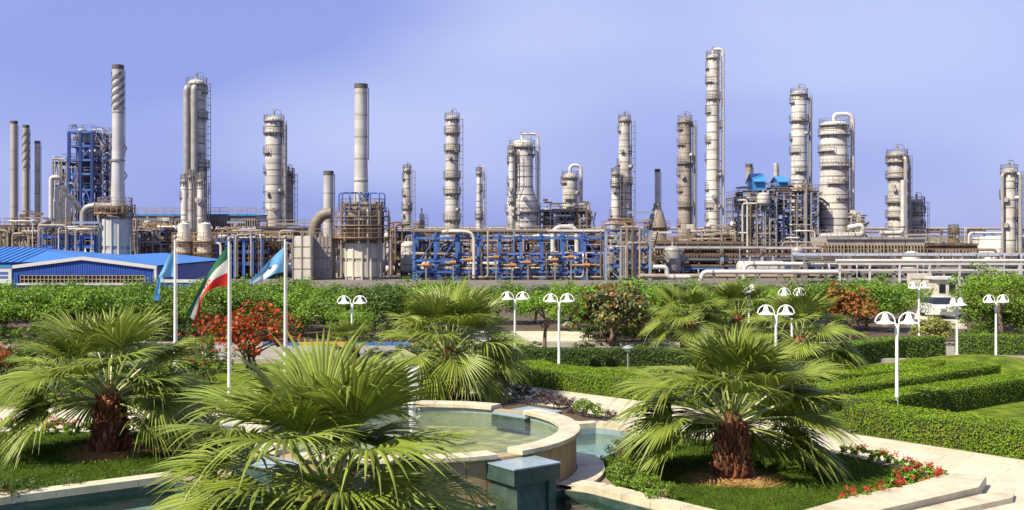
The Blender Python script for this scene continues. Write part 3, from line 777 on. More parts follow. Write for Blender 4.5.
# ------------------------------------------------------------------ the two fired heaters
def heater(label, u, Y, wb, vtop_base, plats, casing, stack_args, seed=1, blue_top=False, cage=True):
    R = wb / 2 * Y / FPX; zb = Z(vtop_base, Y)
    th = thing('fired_heater', label, 'furnace', (X(u, Y), Y, 0), 'fired heaters')
    n = 14
    q = MB(); q.lathe([(R * 0.97, 0), (R * 0.97, zb), (R * 0.6, zb + 0.8), (0.01, zb + 0.8)], 28); q.build('inner_shell', M_CONC, th)
    pm = MB(); a = 2 * PI / n * 0.46
    pm.lathe([(R * 0.985, 0.4), (R * 1.01, 0.4), (R * 1.01, zb * 0.49), (R * 0.985, zb * 0.49)], 3, a0=-a, a1=a); pme = pm.mesh('casing_panel', M_CREAMP, False)
    for k in range(n):
        for row in (0, 1):
            o = link('casing_panel', pme, th); o.rotation_euler = (0, 0, k * 2 * PI / n + 0.1); o.location = (0, 0, row * zb * 0.5)
        aa = (k + 0.5) * 2 * PI / n + 0.1
        bar(th, 'buttress', (R * 1.03 * math.cos(aa), R * 1.03 * math.sin(aa), 0), (R * 1.03 * math.cos(aa), R * 1.03 * math.sin(aa), zb), 0.18, M_CREAMP)
    for v, ex, m in plats:
        z = Z(v, Y); d, qq = sector_platform(R * 0.98, ex * Y / FPX, 0, 2 * PI)
        o = d.build('ring_platform', m, th); o.location = (0, 0, z); qq.build('railing', m, o)
    if casing:
        w, v0, v1 = casing
        hw = w / 2 * Y / FPX
        for i in range(4):
            aa = PI / 4 + i * PI / 2
            bar(th, 'casing_post', (hw * 1.25 * math.cos(aa), hw * 1.25 * math.sin(aa), zb), (hw * 1.25 * math.cos(aa), hw * 1.25 * math.sin(aa), Z(v1, Y)), 0.3, M_BROWN)
        q = MB(); z0, z1 = Z(v0, Y), Z(v1, Y)
        q.box((0, 0, (z0 + z1) / 2), (hw * 1.5, hw * 1.5, z1 - z0)); q.build('convection_casing', M_CONC, th)
        rg = random.Random(seed)
        for k in range(7):
            z = z0 + (z1 - z0) * (k + 0.5) / 7
            bar(th, 'stiffener', (-hw * 0.8, -hw * 0.78, z), (hw * 0.8, -hw * 0.78, z), 0.16, M_BROWN)
        for k in range(3 if cage else 1):
            aa = rg.uniform(-2.9, -0.2); rr = rg.uniform(1.05, 1.3) * R
            q = MB(); q.tube(rpath([(hw * 0.5 * math.cos(aa), hw * 0.5 * math.sin(aa), z1 - rg.uniform(0, 1)), (rr * math.cos(aa), rr * math.sin(aa), z1 - rg.uniform(0.2, 1.2)), (rr * math.cos(aa), rr * math.sin(aa), 0.3)], 0.6), rg.choice((0.16, 0.24)), 8)
            q.build('transfer_pipe', M_PIPE, th, True)
        for k in range(8 if cage else 0):
            aa = 2 * PI * k / 8
            bar(th, 'platform_post', (R * 1.35 * math.cos(aa), R * 1.35 * math.sin(aa), zb), (R * 1.35 * math.cos(aa), R * 1.35 * math.sin(aa), z1 - 1.2), 0.2, M_RAIL)
        if blue_top:
            for k in range(7):
                aa = -2.9 + k * 0.45
                q = MB(); q.tube(rpath([(hw * 0.3 * math.cos(aa), hw * 0.3 * math.sin(aa), z1 - 0.5), (hw * 0.3 * math.cos(aa), hw * 0.3 * math.sin(aa), z1 + 1.2), (R * 1.2 * math.cos(aa), R * 1.2 * math.sin(aa), z1 + 1.2), (R * 1.2 * math.cos(aa), R * 1.2 * math.sin(aa), z1 - 1.4)], 0.5), 0.10, 8)
                q.build('header_pipe', M_BLUE, th, True)
    ladder(th, R * 1.2, -R * 0.3, 0.3, Z(plats[0][0], Y), 0)
    return th
heater('squat concrete fired heater under the strake-topped stack, left', 115, 150, 30, 219, [(214, 5, M_OCHRE), (207, 2, M_STEEL)], (28, 215, 207), None, 3, cage=False)
stack('tall steel stack with spiral strakes near its top', 118, 11, 65, 150, M_STACK, 1.25, strakes=True, zbase=Z(208, 150), step=6.5, group='tall heater stacks')
heater('large round cream fired heater with stacked brown platforms', 362.5, 150, 39, 243, [(238, 10, M_OCHRE), (226, 9, M_RAIL), (217, 7, M_RAIL), (208, 3, M_RAIL)], (40, 240, 202), None, 5, blue_top=True)
stack('tall plain steel stack with sooty rim above the cream heater', 361, 13, 84, 150, M_STACK, 1.12, zbase=Z(203, 150), step=3.0, group='tall heater stacks')
stack('short round steel stack beside the cream heater', 328.5, 10, 171, 158, M_STACK, 1.0, step=4, top_plat=False)
# waste-gas duct and grey box casings left of the heater
th = thing('flue_duct', 'fat curved flue duct joining the short stack to the grey casing', 'duct', (X(318, 154), 154, 0))
q = MB(); q.tube([(x * 0.136, 0, Z(v, 154)) for x, v in ((14, 213), (9, 213.5), (3, 216), (-2, 222), (-4, 229), (-5, 237))], 0.8, 14); q.build('duct', M_BAND, th, True)
def casing_box(label, u0, u1, vt, Y, d, m, nx, nz):
    w = (u1 - u0) * Y / FPX; h = Z(vt, Y)
    th = thing('heater_casing', label, 'casing', (X((u0 + u1) / 2, Y), Y + d / 2, 0), 'grey casings beside the heater')
    b = MB(); b.box((0, 0, h / 2), (w, d, h)); b.build('wall', m, th)
    pw, ph = w / nx, h / nz
    pb = MB(); pb.box((0, 0, 0), (pw * 0.88, 0.12, ph * 0.88)); pme = pb.mesh('wall_panel', m)
    for i in range(nx):
        for j in range(nz):
            o = link('wall_panel', pme, th); o.location = (-w / 2 + (i + 0.5) * pw, -d / 2 - 0.05, (j + 0.5) * ph)
    for i in range(nx + 1): bar(th, 'stiffener', (-w / 2 + i * pw, -d / 2 - 0.1, 0), (-w / 2 + i * pw, -d / 2 - 0.1, h + 0.3), 0.16, M_STEEL)
    straight_railing(th, (-w / 2, -d / 2, 0), (w / 2, -d / 2, 0), h, M_RAIL)
    return th
casing_box('pale cream casing with round emblem-like vent, left of the short stack', 293, 311, 236, 146, 4, M_CREAMP, 2, 4)
casing_box('dark grey ribbed casing right of the pale cream one', 312, 331, 237, 148, 4, M_CLADB, 5, 4)
# base of the bundled tower: two drums with ring platforms
for i, (u, lab) in enumerate(((184, 'left of the two stubby concrete drums under the bundled tower'), (205, 'right of the two stubby concrete drums under the bundled tower'))):
    Y = 150; R = 8.0 * Y / FPX
    th = thing('drum_base', lab, 'drum', (X(u, Y), Y, 0), 'drums under the bundled tower')
    q = MB(); q.lathe([(R, 0), (R, Z(238, Y)), (R * 0.75, Z(232, Y)), (R * 0.75, Z(224, Y)), (0.01, Z(222, Y))], 20); q.build('shell', M_CREAMP, th, True)
    for v, m in ((263, M_OCHRE), (253, M_OCHRE), (242, M_OCHRE)):
        d, qq = sector_platform(R, 0.55, 0, 2 * PI); o = d.build('ring_platform', m, th); o.location = (0, 0, Z(v, Y)); qq.build('railing', m, o)
    for k in range(0):
        a = 2 * PI * k / 6
        bar(th, 'platform_post', (R * 1.5 * math.cos(a), R * 1.5 * math.sin(a), 0), (R * 1.5 * math.cos(a), R * 1.5 * math.sin(a), Z(233, Y)), 0.18, M_BROWN)

# ------------------------------------------------------------------ multi-storey steel structures
def structure(label, u0, u1, Y, depth, vs, nx, ny, mc, mb, cw, bw, seed, deck, rail, brace=0.45, bm=None, group='multi-storey steel structures', vess=True, vm=None):
    x0, x1 = X(u0, Y), X(u1, Y); hw = (x1 - x0) / 2
    th = thing('steel_structure', label, 'structure', ((x0 + x1) / 2, Y + depth / 2, 0), group)
    zs = [Z(v, Y) for v in vs]
    frame_parts(th, -hw, hw, -depth / 2, depth / 2, zs, nx, ny, mc, mb, cw, bw, brace, deck, rail, seed, bm)
    rg = random.Random(seed); lv = [0.4] + zs
    for k in range(len(lv) - 1):                          # stair flights on one side
        q = MB(); s = 1 if k % 2 else -1; xa = hw + 0.8
        for dx in (-0.4, 0.4): q.beam((xa + dx, -s * depth * 0.35, lv[k]), (xa + dx, s * depth * 0.35, lv[k + 1]), 0.12, 0.3)
        for j in range(8):
            t = (j + 0.5) / 8; q.box((xa, -s * depth * 0.35 + s * 0.7 * depth * t, lv[k] + (lv[k + 1] - lv[k]) * t), (0.8, 0.3, 0.05))
        q.build('stair_flight', rail or mb, th)
    for k in range(3 if len(zs) == 7 else 10):             # risers that climb the structure
        x = rg.uniform(-hw, hw); z1 = rg.choice(zs[1:] if len(zs) > 1 else zs) + rg.uniform(0.5, 1.6); r = rg.choice((0.07, 0.10, 0.16))
        yy = -depth / 2 - 0.4 - r; q = MB(); x2 = x + rg.choice((-1, 1)) * rg.uniform(1.5, 4)
        q.tube(rpath([(x, yy, 0.3), (x, yy, z1), (max(-hw, min(hw, x2)), yy, z1), (max(-hw, min(hw, x2)), yy + 1.5, z1)], 0.6), r, 8)
        q.build('riser_pipe', rg.choice((M_PIPE, M_PIPEW, M_PIPET, M_CLADB, M_BROWN)), th, True)
    clut = int(hw * 2 * len(zs) * (1.3 if len(zs) < 7 else 0.3 if len(zs) == 7 else 0.9)) + 10
    for k in range(clut):                                 # small-bore pipework, trays and lamps on every floor
        z = rg.choice(lv) + rg.uniform(0.6, 2.6); x = rg.uniform(-hw, hw); L_ = rg.uniform(1.2, 4.0); yy = rg.uniform(-depth / 2 - 0.3, depth * 0.1)
        if rg.random() < 0.45: bar(th, 'pipe_spool', (x, yy, z), (min(x + L_, hw + 0.5), yy, z), rg.choice((0.12, 0.2, 0.3)), rg.choice((M_PIPE, M_PIPEW, M_BROWN, M_OCHRE, M_PALEBLUE, M_PLAT)))
        elif rg.random() < 0.6: bar(th, 'pipe_spool', (x, yy, max(0, z - L_ * 0.5)), (x, yy, min(z + L_ * 0.5, zs[-1] + 1.2)), rg.choice((0.12, 0.2, 0.28)), rg.choice((M_PIPE, M_PIPEW, M_BROWN, M_PLAT, M_PALEBLUE)))
        else: bar(th, 'junction_box', (x, yy, z), (x + rg.uniform(0.5, 1.2), yy, z), rg.uniform(0.4, 0.8), rg.choice((M_PLAT, M_PIPE, M_BROWN, M_CREAMP, M_ORANGE)), rg.uniform(0.4, 0.9))
    return th, zs, hw
S1, s1z, s1w = structure('tall open dark blue steel tower on the left, beside the strake-topped stack', 69, 92, 230, 9, [222, 206, 190, 174, 160, 146, 132], 2, 2, M_DBLUE, M_BLUE, 0.55, 0.45, 4, None, M_BLUE)
S2, s2z, s2w = structure('grey steel tower right behind the dark blue one', 93, 110, 233, 8, [222, 206, 190, 174, 160, 146, 134], 2, 1, M_STEEL, M_STEEL, 0.4, 0.3, 5, None, M_STEEL)
S3, s3z, s3w = structure('low grey steel structure left of the dark blue tower', 53, 67, 232, 7, [224, 206, 186, 163], 2, 1, M_STEEL, M_BROWN, 0.35, 0.3, 6, M_BROWN, M_STEEL)
S4, s4z, s4w = structure('brown steel structure holding the short fat arched column', 540, 590, 195, 9, [232, 222, 211], 4, 2, M_BROWN, M_STEEL, 0.4, 0.35, 7, M_BROWN, M_RAIL)
S5, s5z, s5w = structure('crowded grey steel structure under the blue gable roofs', 738, 776, 188, 10, [253, 246, 239, 232, 225, 218, 211, 204, 198], 6, 2, M_PALEBLUE, M_PIPE, 0.24, 0.22, 8, M_BROWN, M_STEEL, 0.75, M_PIPE)
S6, s6z, s6w = structure('dark steel structure with blue bracing right of the crowded grey one', 777, 818, 190, 10, [252, 244, 236, 228, 220, 212, 204, 197, 192], 6, 2, M_PALEBLUE, M_BROWN, 0.26, 0.24, 9, M_BROWN, M_RAIL, 0.5, M_BLUE)
S7, s7z, s7w = structure('small steel structure right of the broad pale column', 850, 864, 192, 6, [240, 229, 222], 1, 1, M_STEEL, M_BROWN, 0.35, 0.3, 10, M_BROWN, M_RAIL)
S8, s8z, s8w = structure('pale blue-grey steel frame in front, right end of the blue rack', 606, 650, 146, 7, [266, 251, 231], 3, 1, M_PALEBLUE, M_BLUE, 0.36, 0.3, 11, None, M_OCHRE, 0.7, M_PALEBLUE)
S9, s9z, s9w = structure('low rusty steel structure left of the crowded grey one', 690, 736, 178, 8, [256, 246, 237], 4, 1, M_RAIL, M_BROWN, 0.34, 0.3, 12, M_BROWN, M_RAIL, 0.7, M_PIPET)
S10, s10z, s10w = structure('brown steel structure with blue beams behind the flags', 208, 262, 150, 8, [264, 252, 240], 6, 1, M_BLUE, M_BLUE, 0.36, 0.34, 13, M_BROWN, M_OCHRE, 0.5, M_DBLUE)
S11, s11z, s11w = structure('rusty steel structure behind the blue shed, right of the concrete heater', 134, 168, 155, 8, [262, 250, 238, 229], 3, 1, M_BROWN, M_RAIL, 0.36, 0.34, 14, M_OCHRE, M_RAIL, 0.5, M_BLUE)
S12, s12z, s12w = structure('rusty low steel structure at the far left above the blue roof', 0, 48, 170, 8, [250, 238, 227], 5, 1, M_RAIL, M_BROWN, 0.36, 0.34, 15, M_BROWN, M_RAIL, 0.5, M_PIPE)
S13, s13z, s13w = structure('dark blue low steel frame behind the blue shed roof', 40, 96, 148, 7, [247, 237], 4, 1, M_DBLUE, M_BLUE, 0.4, 0.36, 16, M_DBLUE, M_RAIL, 0.3)
S15, s15z, s15w = structure('long dark brown steel frame behind the left half of the blue rack', 418, 512, 160, 7, [264, 253, 243], 9, 1, M_BROWN, M_DBLUE, 0.34, 0.3, 18, M_BROWN, M_RAIL, 0.8, M_BLUE)
S16, s16z, s16w = structure('long dark brown steel frame behind the right half of the blue rack', 513, 606, 161, 7, [264, 252, 242], 9, 1, M_BROWN, M_BROWN, 0.34, 0.3, 19, M_BROWN, M_RAIL, 0.8, M_DBLUE)
S17, s17z, s17w = structure('brown steel frame with tangled pipes left of the low rusty structure', 648, 692, 171, 7, [266, 255, 245], 5, 1, M_PLAT, M_BROWN, 0.32, 0.3, 20, M_BROWN, M_RAIL, 0.8, M_PIPET)
S20, s20z, s20w = structure('brown steel frame filling the gap between the flags and the grey casings', 262, 294, 158, 7, [264, 252, 241], 3, 1, M_BROWN, M_DBLUE, 0.34, 0.3, 24, M_BROWN, M_OCHRE, 0.8, M_BLUE)
S14, s14z, s14w = structure('brown steel frame between the cream heater and the blue rack', 390, 414, 158, 7, [262, 246, 233], 2, 1, M_BROWN, M_DBLUE, 0.36, 0.34, 17, M_BROWN, M_OCHRE, 0.5, M_BLUE)

# blue gable roofs on top of the crowded structure
for i, (u0, u1, v0, v1, Y, lab) in enumerate(((755, 767, 190, 173, 188, 'larger bright blue gabled hood on top of the crowded structure'), (780, 790, 187, 176, 189, 'smaller bright blue gabled hood right of the larger one'))):
    w = (u1 - u0) * Y / FPX; z0, z1 = Z(v0, Y), Z(v1, Y); ze = z0 + (z1 - z0) * 0.55; d = 6.0
    th = thing('gabled_hood', lab, 'roof', (X((u0 + u1) / 2, Y), Y + 4, z0), 'blue gabled hoods')
    q = MB(); q.box((0, 0, (ze - z0) / 2), (w, d * 0.94, ze - z0)); q.build('wall', M_CYAN, th)
    for s in (-1, 1):
        q = MB(); h = z1 - z0; e = ze - z0
        q.add([(-w * 0.56, s * d * 0.56, e - 0.2), (w * 0.56, s * d * 0.56, e - 0.2), (w * 0.56, 0, h), (-w * 0.56, 0, h),
               (-w * 0.56, s * d * 0.56, e - 0.05), (w * 0.56, s * d * 0.56, e - 0.05), (w * 0.56, 0, h + 0.15), (-w * 0.56, 0, h + 0.15)],
              [(0, 1, 2, 3), (7, 6, 5, 4), (0, 4, 5, 1), (1, 5, 6, 2), (3, 2, 6, 7), (0, 3, 7, 4)]); q.build('roof_slope', M_CYAN, th)
    q = MB(); q.add([(w * 0.5, -d * 0.47, ze - z0), (w * 0.5, d * 0.47, ze - z0), (w * 0.5, 0, z1 - z0)], [(0, 1, 2)]); q.add([(-w * 0.5, -d * 0.47, ze - z0), (-w * 0.5, d * 0.47, ze - z0), (-w * 0.5, 0, z1 - z0)], [(2, 1, 0)])
    q.build('gable', M_DBLUE, th)
    for s in (-1, 1): bar(th, 'steel_post', (s * w * 0.45, -d * 0.4, -(z0 - Z(199, Y))), (s * w * 0.45, -d * 0.4, 0), 0.25, M_BLUE)

# vessels inside the structures
vc = 0
def fill(S, zs, hw, mats, n, R, labelbase, seed):
    rg = random.Random(seed); k = 0
    spots = [(z, x) for z in [0.15] + [q + 0.35 for q in zs[:-1]] for x in np.linspace(-hw * 0.7, hw * 0.7, 3)]
    rg.shuffle(spots)
    for z, x in spots[:n]:
        X0, Y0 = S.location.x + x, S.location.y + rg.uniform(-1.2, 0.3)
        if rg.random() < 0.5: hvessel(labelbase, X0, Y0, z, rg.uniform(2.0, 3.0), R * rg.uniform(0.7, 1.0), rg.choice(mats), 'vessels standing in the steel structures')
        else: vvessel(labelbase, X0, Y0, z, rg.uniform(1.9, 2.5), R * rg.uniform(0.7, 1.0), rg.choice(mats), 'vessels standing in the steel structures')
fill(S1, s1z, s1w, [M_DARK, M_PIPE, M_BROWN], 9, 1.0, 'small vessel on a floor of the tall dark blue tower', 1)
fill(S4, s4z, s4w, [M_DARK, M_PIPE, M_CLADW], 6, 0.7, 'small vessel in the brown structure under the arched column', 2)
fill(S5, s5z, s5w, [M_CLADW, M_PIPE, M_BROWN, M_DARK], 12, 0.75, 'small vessel in the crowded grey structure', 3)
fill(S6, s6z, s6w, [M_BROWN, M_DARK, M_CLADB, M_OCHRE], 12, 0.8, 'small vessel in the dark blue-braced structure', 4)
fill(S9, s9z, s9w, [M_CLADW, M_PIPE, M_PIPET, M_BLUE], 8, 0.7, 'small vessel in the low rusty structure', 5)
fill(S10, s10z, s10w, [M_CREAMP, M_PIPE, M_BLUE, M_DARK], 9, 0.8, 'small vessel in the structure behind the flags', 6)
fill(S11, s11z, s11w, [M_CREAMP, M_PIPE, M_BROWN], 7, 0.75, 'small vessel in the structure right of the concrete heater', 7)
fill(S12, s12z, s12w, [M_PIPE, M_PIPET, M_CLADW], 8, 0.75, 'small vessel in the structure above the blue roof', 8)
fill(S14, s14z, s14w, [M_PIPE, M_CREAMP], 4, 0.7, 'small vessel in the frame right of the cream heater', 9)
vvessel('white drum high on the crowded grey structure', X(764, 187), 187.5, Z(209, 188), 2.8, 1.1, M_PIPEW, None)
vvessel('dark process vessel inside the tall dark blue tower', X(81, 232), 233, Z(189, 230), 7.5, 1.3, M_DARK, None)
vvessel('grey process vessel near the top of the tall dark blue tower', X(80, 232), 233, Z(146, 230) + 0.4, 3.6, 1.0, M_PIPE, None)

# big inverted-U pipes left of the blue tower
for i, (u, vt) in enumerate(((51, 177), (57, 187), (63, 195), (69, 202))):
    Y = 218 + i
    pipe_run(['first and tallest inverted-U pipe left of the dark blue tower', 'second inverted-U pipe left of the dark blue tower', 'third inverted-U pipe left of the dark blue tower', 'lowest inverted-U pipe left of the dark blue tower'][i],
             [(X(u, Y), Y, 0.3), (X(u, Y), Y, Z(vt, Y)), (X(u + 8, Y), Y, Z(vt, Y)), (X(u + 8, Y), Y + 3, Z(vt + 14, Y))], 0.42, M_PIPEW, 1.5, group='inverted-U overhead pipes')
for i, (u, vt) in enumerate(((83, 206), (87, 212))):
    Y = 200 + i
    pipe_run(['upper fat pipe bending down in front of the blue tower', 'lower fat pipe bending down in front of the blue tower'][i],
             [(X(u, Y), Y, 0.3), (X(u, Y), Y, Z(vt, Y)), (X(u + 30, Y), Y, Z(vt, Y))], 0.6, M_PIPE, 2.0, group='fat bent pipes before the blue tower')

# ------------------------------------------------------------------ air coolers
air_cooler('long brown air cooler bank with a pale blue top edge behind the flags', X(128, 190), X(262, 190), 190, 8, Z(231, 190), Z(216, 190), 5.0, topm=M_CYAN)
air_cooler('brown air cooler bank left of the short round stack', X(262, 178), X(318, 178), 178, 7, Z(240, 178), Z(228, 178), 4.5)
air_cooler('long ribbed air cooler bank right of the blue pipe rack', X(548, 168), X(645, 168), 168, 7, Z(256, 168), Z(238, 168), 3.2, mbund=M_CLADB)
air_cooler('ribbed air cooler bank under the brownish and tallest columns', X(652, 162), X(738, 162), 162, 7, Z(258, 162), Z(243, 162), 3.2, mbund=M_CLADB)
air_cooler('very long ribbed brown air cooler bank on the right', X(818, 158), X(915, 158), 158, 8, Z(258, 158), Z(239, 158), 2.6, mbund=M_CLADB, topm=M_PIPE)
air_cooler('lower ribbed brown air cooler bank at the far right', X(917, 159), X(966, 159), 159, 8, Z(259, 159), Z(245, 159), 2.6, mbund=M_BROWN)

# ------------------------------------------------------------------ pipe racks
pipe_rack('long bright blue pipe rack in front of the columns', X(416, 150), X(604, 150), 150, 6, [Z(268, 150), Z(257, 150), Z(235, 150)], 2.9, M_BLUE, M_BLUE, 3, 4, palette=[M_PIPE, M_BROWN, M_BROWN, M_BLUE, M_PIPET, M_PLAT], brace=0.8, cw=0.36)
pipe_rack('rusty pipe rack running behind the blue rack', X(392, 176), X(640, 176), 176, 7, [Z(262, 176), Z(248, 176), Z(236, 176)], 6.5, M_BROWN, M_BROWN, 4, 7)
pipe_rack('rusty pipe rack at the far left behind the shed', X(-20, 186), X(130, 186), 186, 7, [Z(252, 186), Z(240, 186), Z(230, 186)], 6, M_BROWN, M_BROWN, 5, 7)
pipe_rack('rusty pipe rack behind the flagpoles', X(130, 172), X(335, 172), 172, 7, [Z(262, 172), Z(251, 172), Z(240, 172)], 6, M_BROWN, M_DBLUE, 6, 7, palette=[M_PIPE, M_PIPEW, M_BLUE, M_PIPET, M_ORANGE])
pipe_rack('grey pipe rack below the crowded structure', X(640, 158), X(835, 158), 158, 6, [Z(272, 158), Z(262, 158), Z(251, 158)], 5.5, M_PALEBLUE, M_BROWN, 7, 7, palette=[M_PIPE, M_PIPEW, M_GREYBLUE, M_PIPET, M_BLUE])
pipe_rack('low grey-blue pipe rack along the right side', X(800, 140), X(1060, 140), 140, 5, [Z(268, 140), Z(258, 140)], 5.5, M_STEEL, M_STEEL, 8, 9, palette=[M_GREYBLUE, M_GREYBLUE, M_PIPE, M_PALEBLUE], tray=True)
pipe_rack('far rusty pipe rack at the right edge', X(860, 185), X(966, 185), 185, 7, [Z(262, 185), Z(253, 185)], 6, M_BROWN, M_BROWN, 9, 8)
pipe_rack('far grey pipe rack closing the view behind the columns', X(-30, 240), X(1060, 240), 240, 8, [4.0, 7.0], 9, M_STEEL, M_BROWN, 10, 8, tray=False)

# orange-lagged control valves and instruments strip on the blue rack
for k in range(9):
    u = 426 + k * 20 + (k * 7) % 11; Y = 146.0; hv = 2.0 + 0.35 * ((k * 5) % 4)
    th = thing('valve_skid', 'orange and ochre valve skid standing before the blue rack', 'valve', (X(u, Y), Y, 0), 'valve skids before the blue rack')
    rod(th, 'valve_body', (-0.4, 0, hv), (0.4, 0, hv), 0.26, M_ORANGE); rod(th, 'valve_stem', (0, 0, hv), (0, 0, hv + 0.9), 0.1, M_STEEL)
    rod(th, 'handwheel', (0, 0, hv + 0.85), (0, 0, hv + 0.95), 0.35, M_OCHRE); bar(th, 'stand', (0, 0, 0), (0, 0, hv - 0.25), 0.2, M_STEEL)
    rod(th, 'pipe_stub', (-1.1, 0, hv), (-0.4, 0, hv), 0.13, M_PIPET)

# ------------------------------------------------------------------ individual pipes in front
pipe_run('white standpipe rising through the blue rack', [(X(474, 146), 146, 0.3), (X(474, 146), 146, Z(232, 146)), (X(452, 146), 146, Z(231, 146)), (X(440, 146), 148, Z(232, 146))], 0.22, M_PIPEW, 1.2)
pipe_run('long pale pipe lying on top of the blue rack', [(X(414, 148), 148, Z(231, 148)), (X(606, 148), 148, Z(231, 148))], 0.24, M_PIPEW, 1, 0)
pipe_run('white double-bend pipe loop by the white low pipes', [(X(653, 140), 140, Z(267, 140)), (X(667, 140), 140, Z(267, 140)), (X(667, 140), 140, Z(277, 140)), (X(690, 140), 140, Z(277, 140))], 0.3, M_PIPEW, 0.7)
pipe_run('long white pipe running along the ground right of the pipe loop', [(X(700, 136), 136, 0.3), (X(703, 136), 136, Z(272, 136)), (X(838, 136), 136, Z(272, 136))], 0.30, M_PIPEW, 1.0, 6)
pipe_run('white pipe with an elbow above the long ground pipe', [(X(744, 138), 138, 0.3), (X(744, 138), 138, Z(264, 138)), (X(860, 138), 138, Z(264, 138))], 0.26, M_PIPEW, 1.0, 5)
pipe_run('tan pipe running low behind the white ground pipe', [(X(640, 143), 143, Z(276, 143)), (X(840, 143), 143, Z(276, 143))], 0.3, M_PIPET, 1.0, 8)
pipe_run('white pipe hoop over the air coolers under the arched column', [(X(553, 160), 160, 2), (X(553, 160), 160, Z(227, 160)), (X(577, 160), 160, Z(227, 160)), (X(577, 160), 160, 2)], 0.36, M_PIPEW, 1.4)
pipe_run('small white pipe hoop at the foot of the broad pale column', [(X(848, 168), 168, Z(228, 168)), (X(862, 168), 168, Z(225, 168)), (X(863, 168), 168, Z(235, 168)), (X(820, 168), 168, Z(236, 168))], 0.45, M_PIPEW, 1.2)
pipe_run('thin white goalpost-shaped pipe beside the white tank', [(X(969, 160), 160, Z(250, 160)), (X(969, 160), 160, Z(233, 160)), (X(1002, 160), 160, Z(233, 160))], 0.18, M_PIPEW, 0.5)
pipe_run('white pipe along the foot of the stout brownish column', [(X(880, 166), 166, Z(233, 166)), (X(903, 166), 166, Z(233, 166)), (X(903, 166), 166, Z(180, 166))], 0.35, M_PIPEW, 0.8)
rgp = random.Random(21)
for k in range(16):                                        # loose pipes between the racks
    u = rgp.uniform(0, 1010); Y = rgp.uniform(152, 182); vt = rgp.uniform(232, 252); du = rgp.choice((-1, 1)) * rgp.uniform(10, 40)
    pipe_run('%s pipe rising and bending over among the racks' % ('grey-brown' if k % 3 else 'tan'), [(X(u, Y), Y, 0.3), (X(u, Y), Y, Z(vt, Y)), (X(u + du, Y), Y, Z(vt, Y)), (X(u + du, Y), Y, 0.3)],
             rgp.choice((0.10, 0.14, 0.2)), M_CLADB if k % 3 else M_PIPET, 0.6, group='bent pipes among the racks')
rgv = random.Random(22)
for k in range(26):                                        # drums on the ground between the racks
    u = 20 + k * 39 + rgv.uniform(-12, 12); Y = rgv.uniform(152, 166)
    if rgv.random() < 0.6: hvessel('horizontal drum on saddles at the foot of the racks', X(u, Y), Y, 0, rgv.uniform(4, 6.5), rgv.uniform(0.8, 1.2), rgv.choice((M_PIPE, M_CLADW, M_CLADB, M_CREAMP)), 'drums at the foot of the racks')
    else: vvessel('upright drum at the foot of the racks', X(u, Y), Y, 0, rgv.uniform(3.5, 5.2), rgv.uniform(0.8, 1.3), rgv.choice((M_PIPE, M_CLADW, M_CREAMP)), 'drums at the foot of the racks')

# white fence-like pipe bridge on the right
th = thing('pipe_bridge', 'long white pipe bridge on square posts along the right side', 'pipe bridge', (X(930, 125), 125, 0))
x0, x1 = X(838, 125) - th.location.x, X(1060, 125) - th.location.x
for z in (Z(264, 125), Z(270, 125)): bar(th, 'beam', (x0, 0, z), (x1, 0, z), 0.2, M_PIPEW, 0.22)
k = 0
x = x0 + 0.2
while x < x1: bar(th, 'post', (x, 0, 0), (x, 0, Z(265, 125)), 0.2, M_PIPEW); x += 3.4
for s in (0.5, 0.95): rod(th, 'pipe', (x0, s, Z(263, 125) + 0.25), (x1, s, Z(263, 125) + 0.25), 0.18, M_PIPEW)

# white storage tank
th = thing('storage_tank', 'huge white storage tank behind the column at the right edge', 'tank', (X(1017, 174.5), 174.5, 0))
R = 41 * 174.5 / FPX; zt = Z(239, 174.5)
q = MB(); q.lathe([(R, 0), (R, zt), (R * 1.01, zt), (R * 1.01, zt + 0.25), (R * 0.97, zt + 0.3), (R * 0.5, zt + 0.5), (0.01, zt + 0.6)], 48); q.build('shell', M_TANKW, th, True)
for z in (zt * 0.3, zt * 0.65): band(th, 0, 0, z, R * 1.004, 0.15, M_WHITE, 'wind_girder')
q = MB(); n = 16
for i in range(n):
    a = -2.6 + i * 0.06; q.box((R * 1.02 * math.cos(a), R * 1.02 * math.sin(a), zt * (i + 0.5) / n), (0.8, 0.8, 0.1), a)
q.build('spiral_stair', M_STEEL, th)

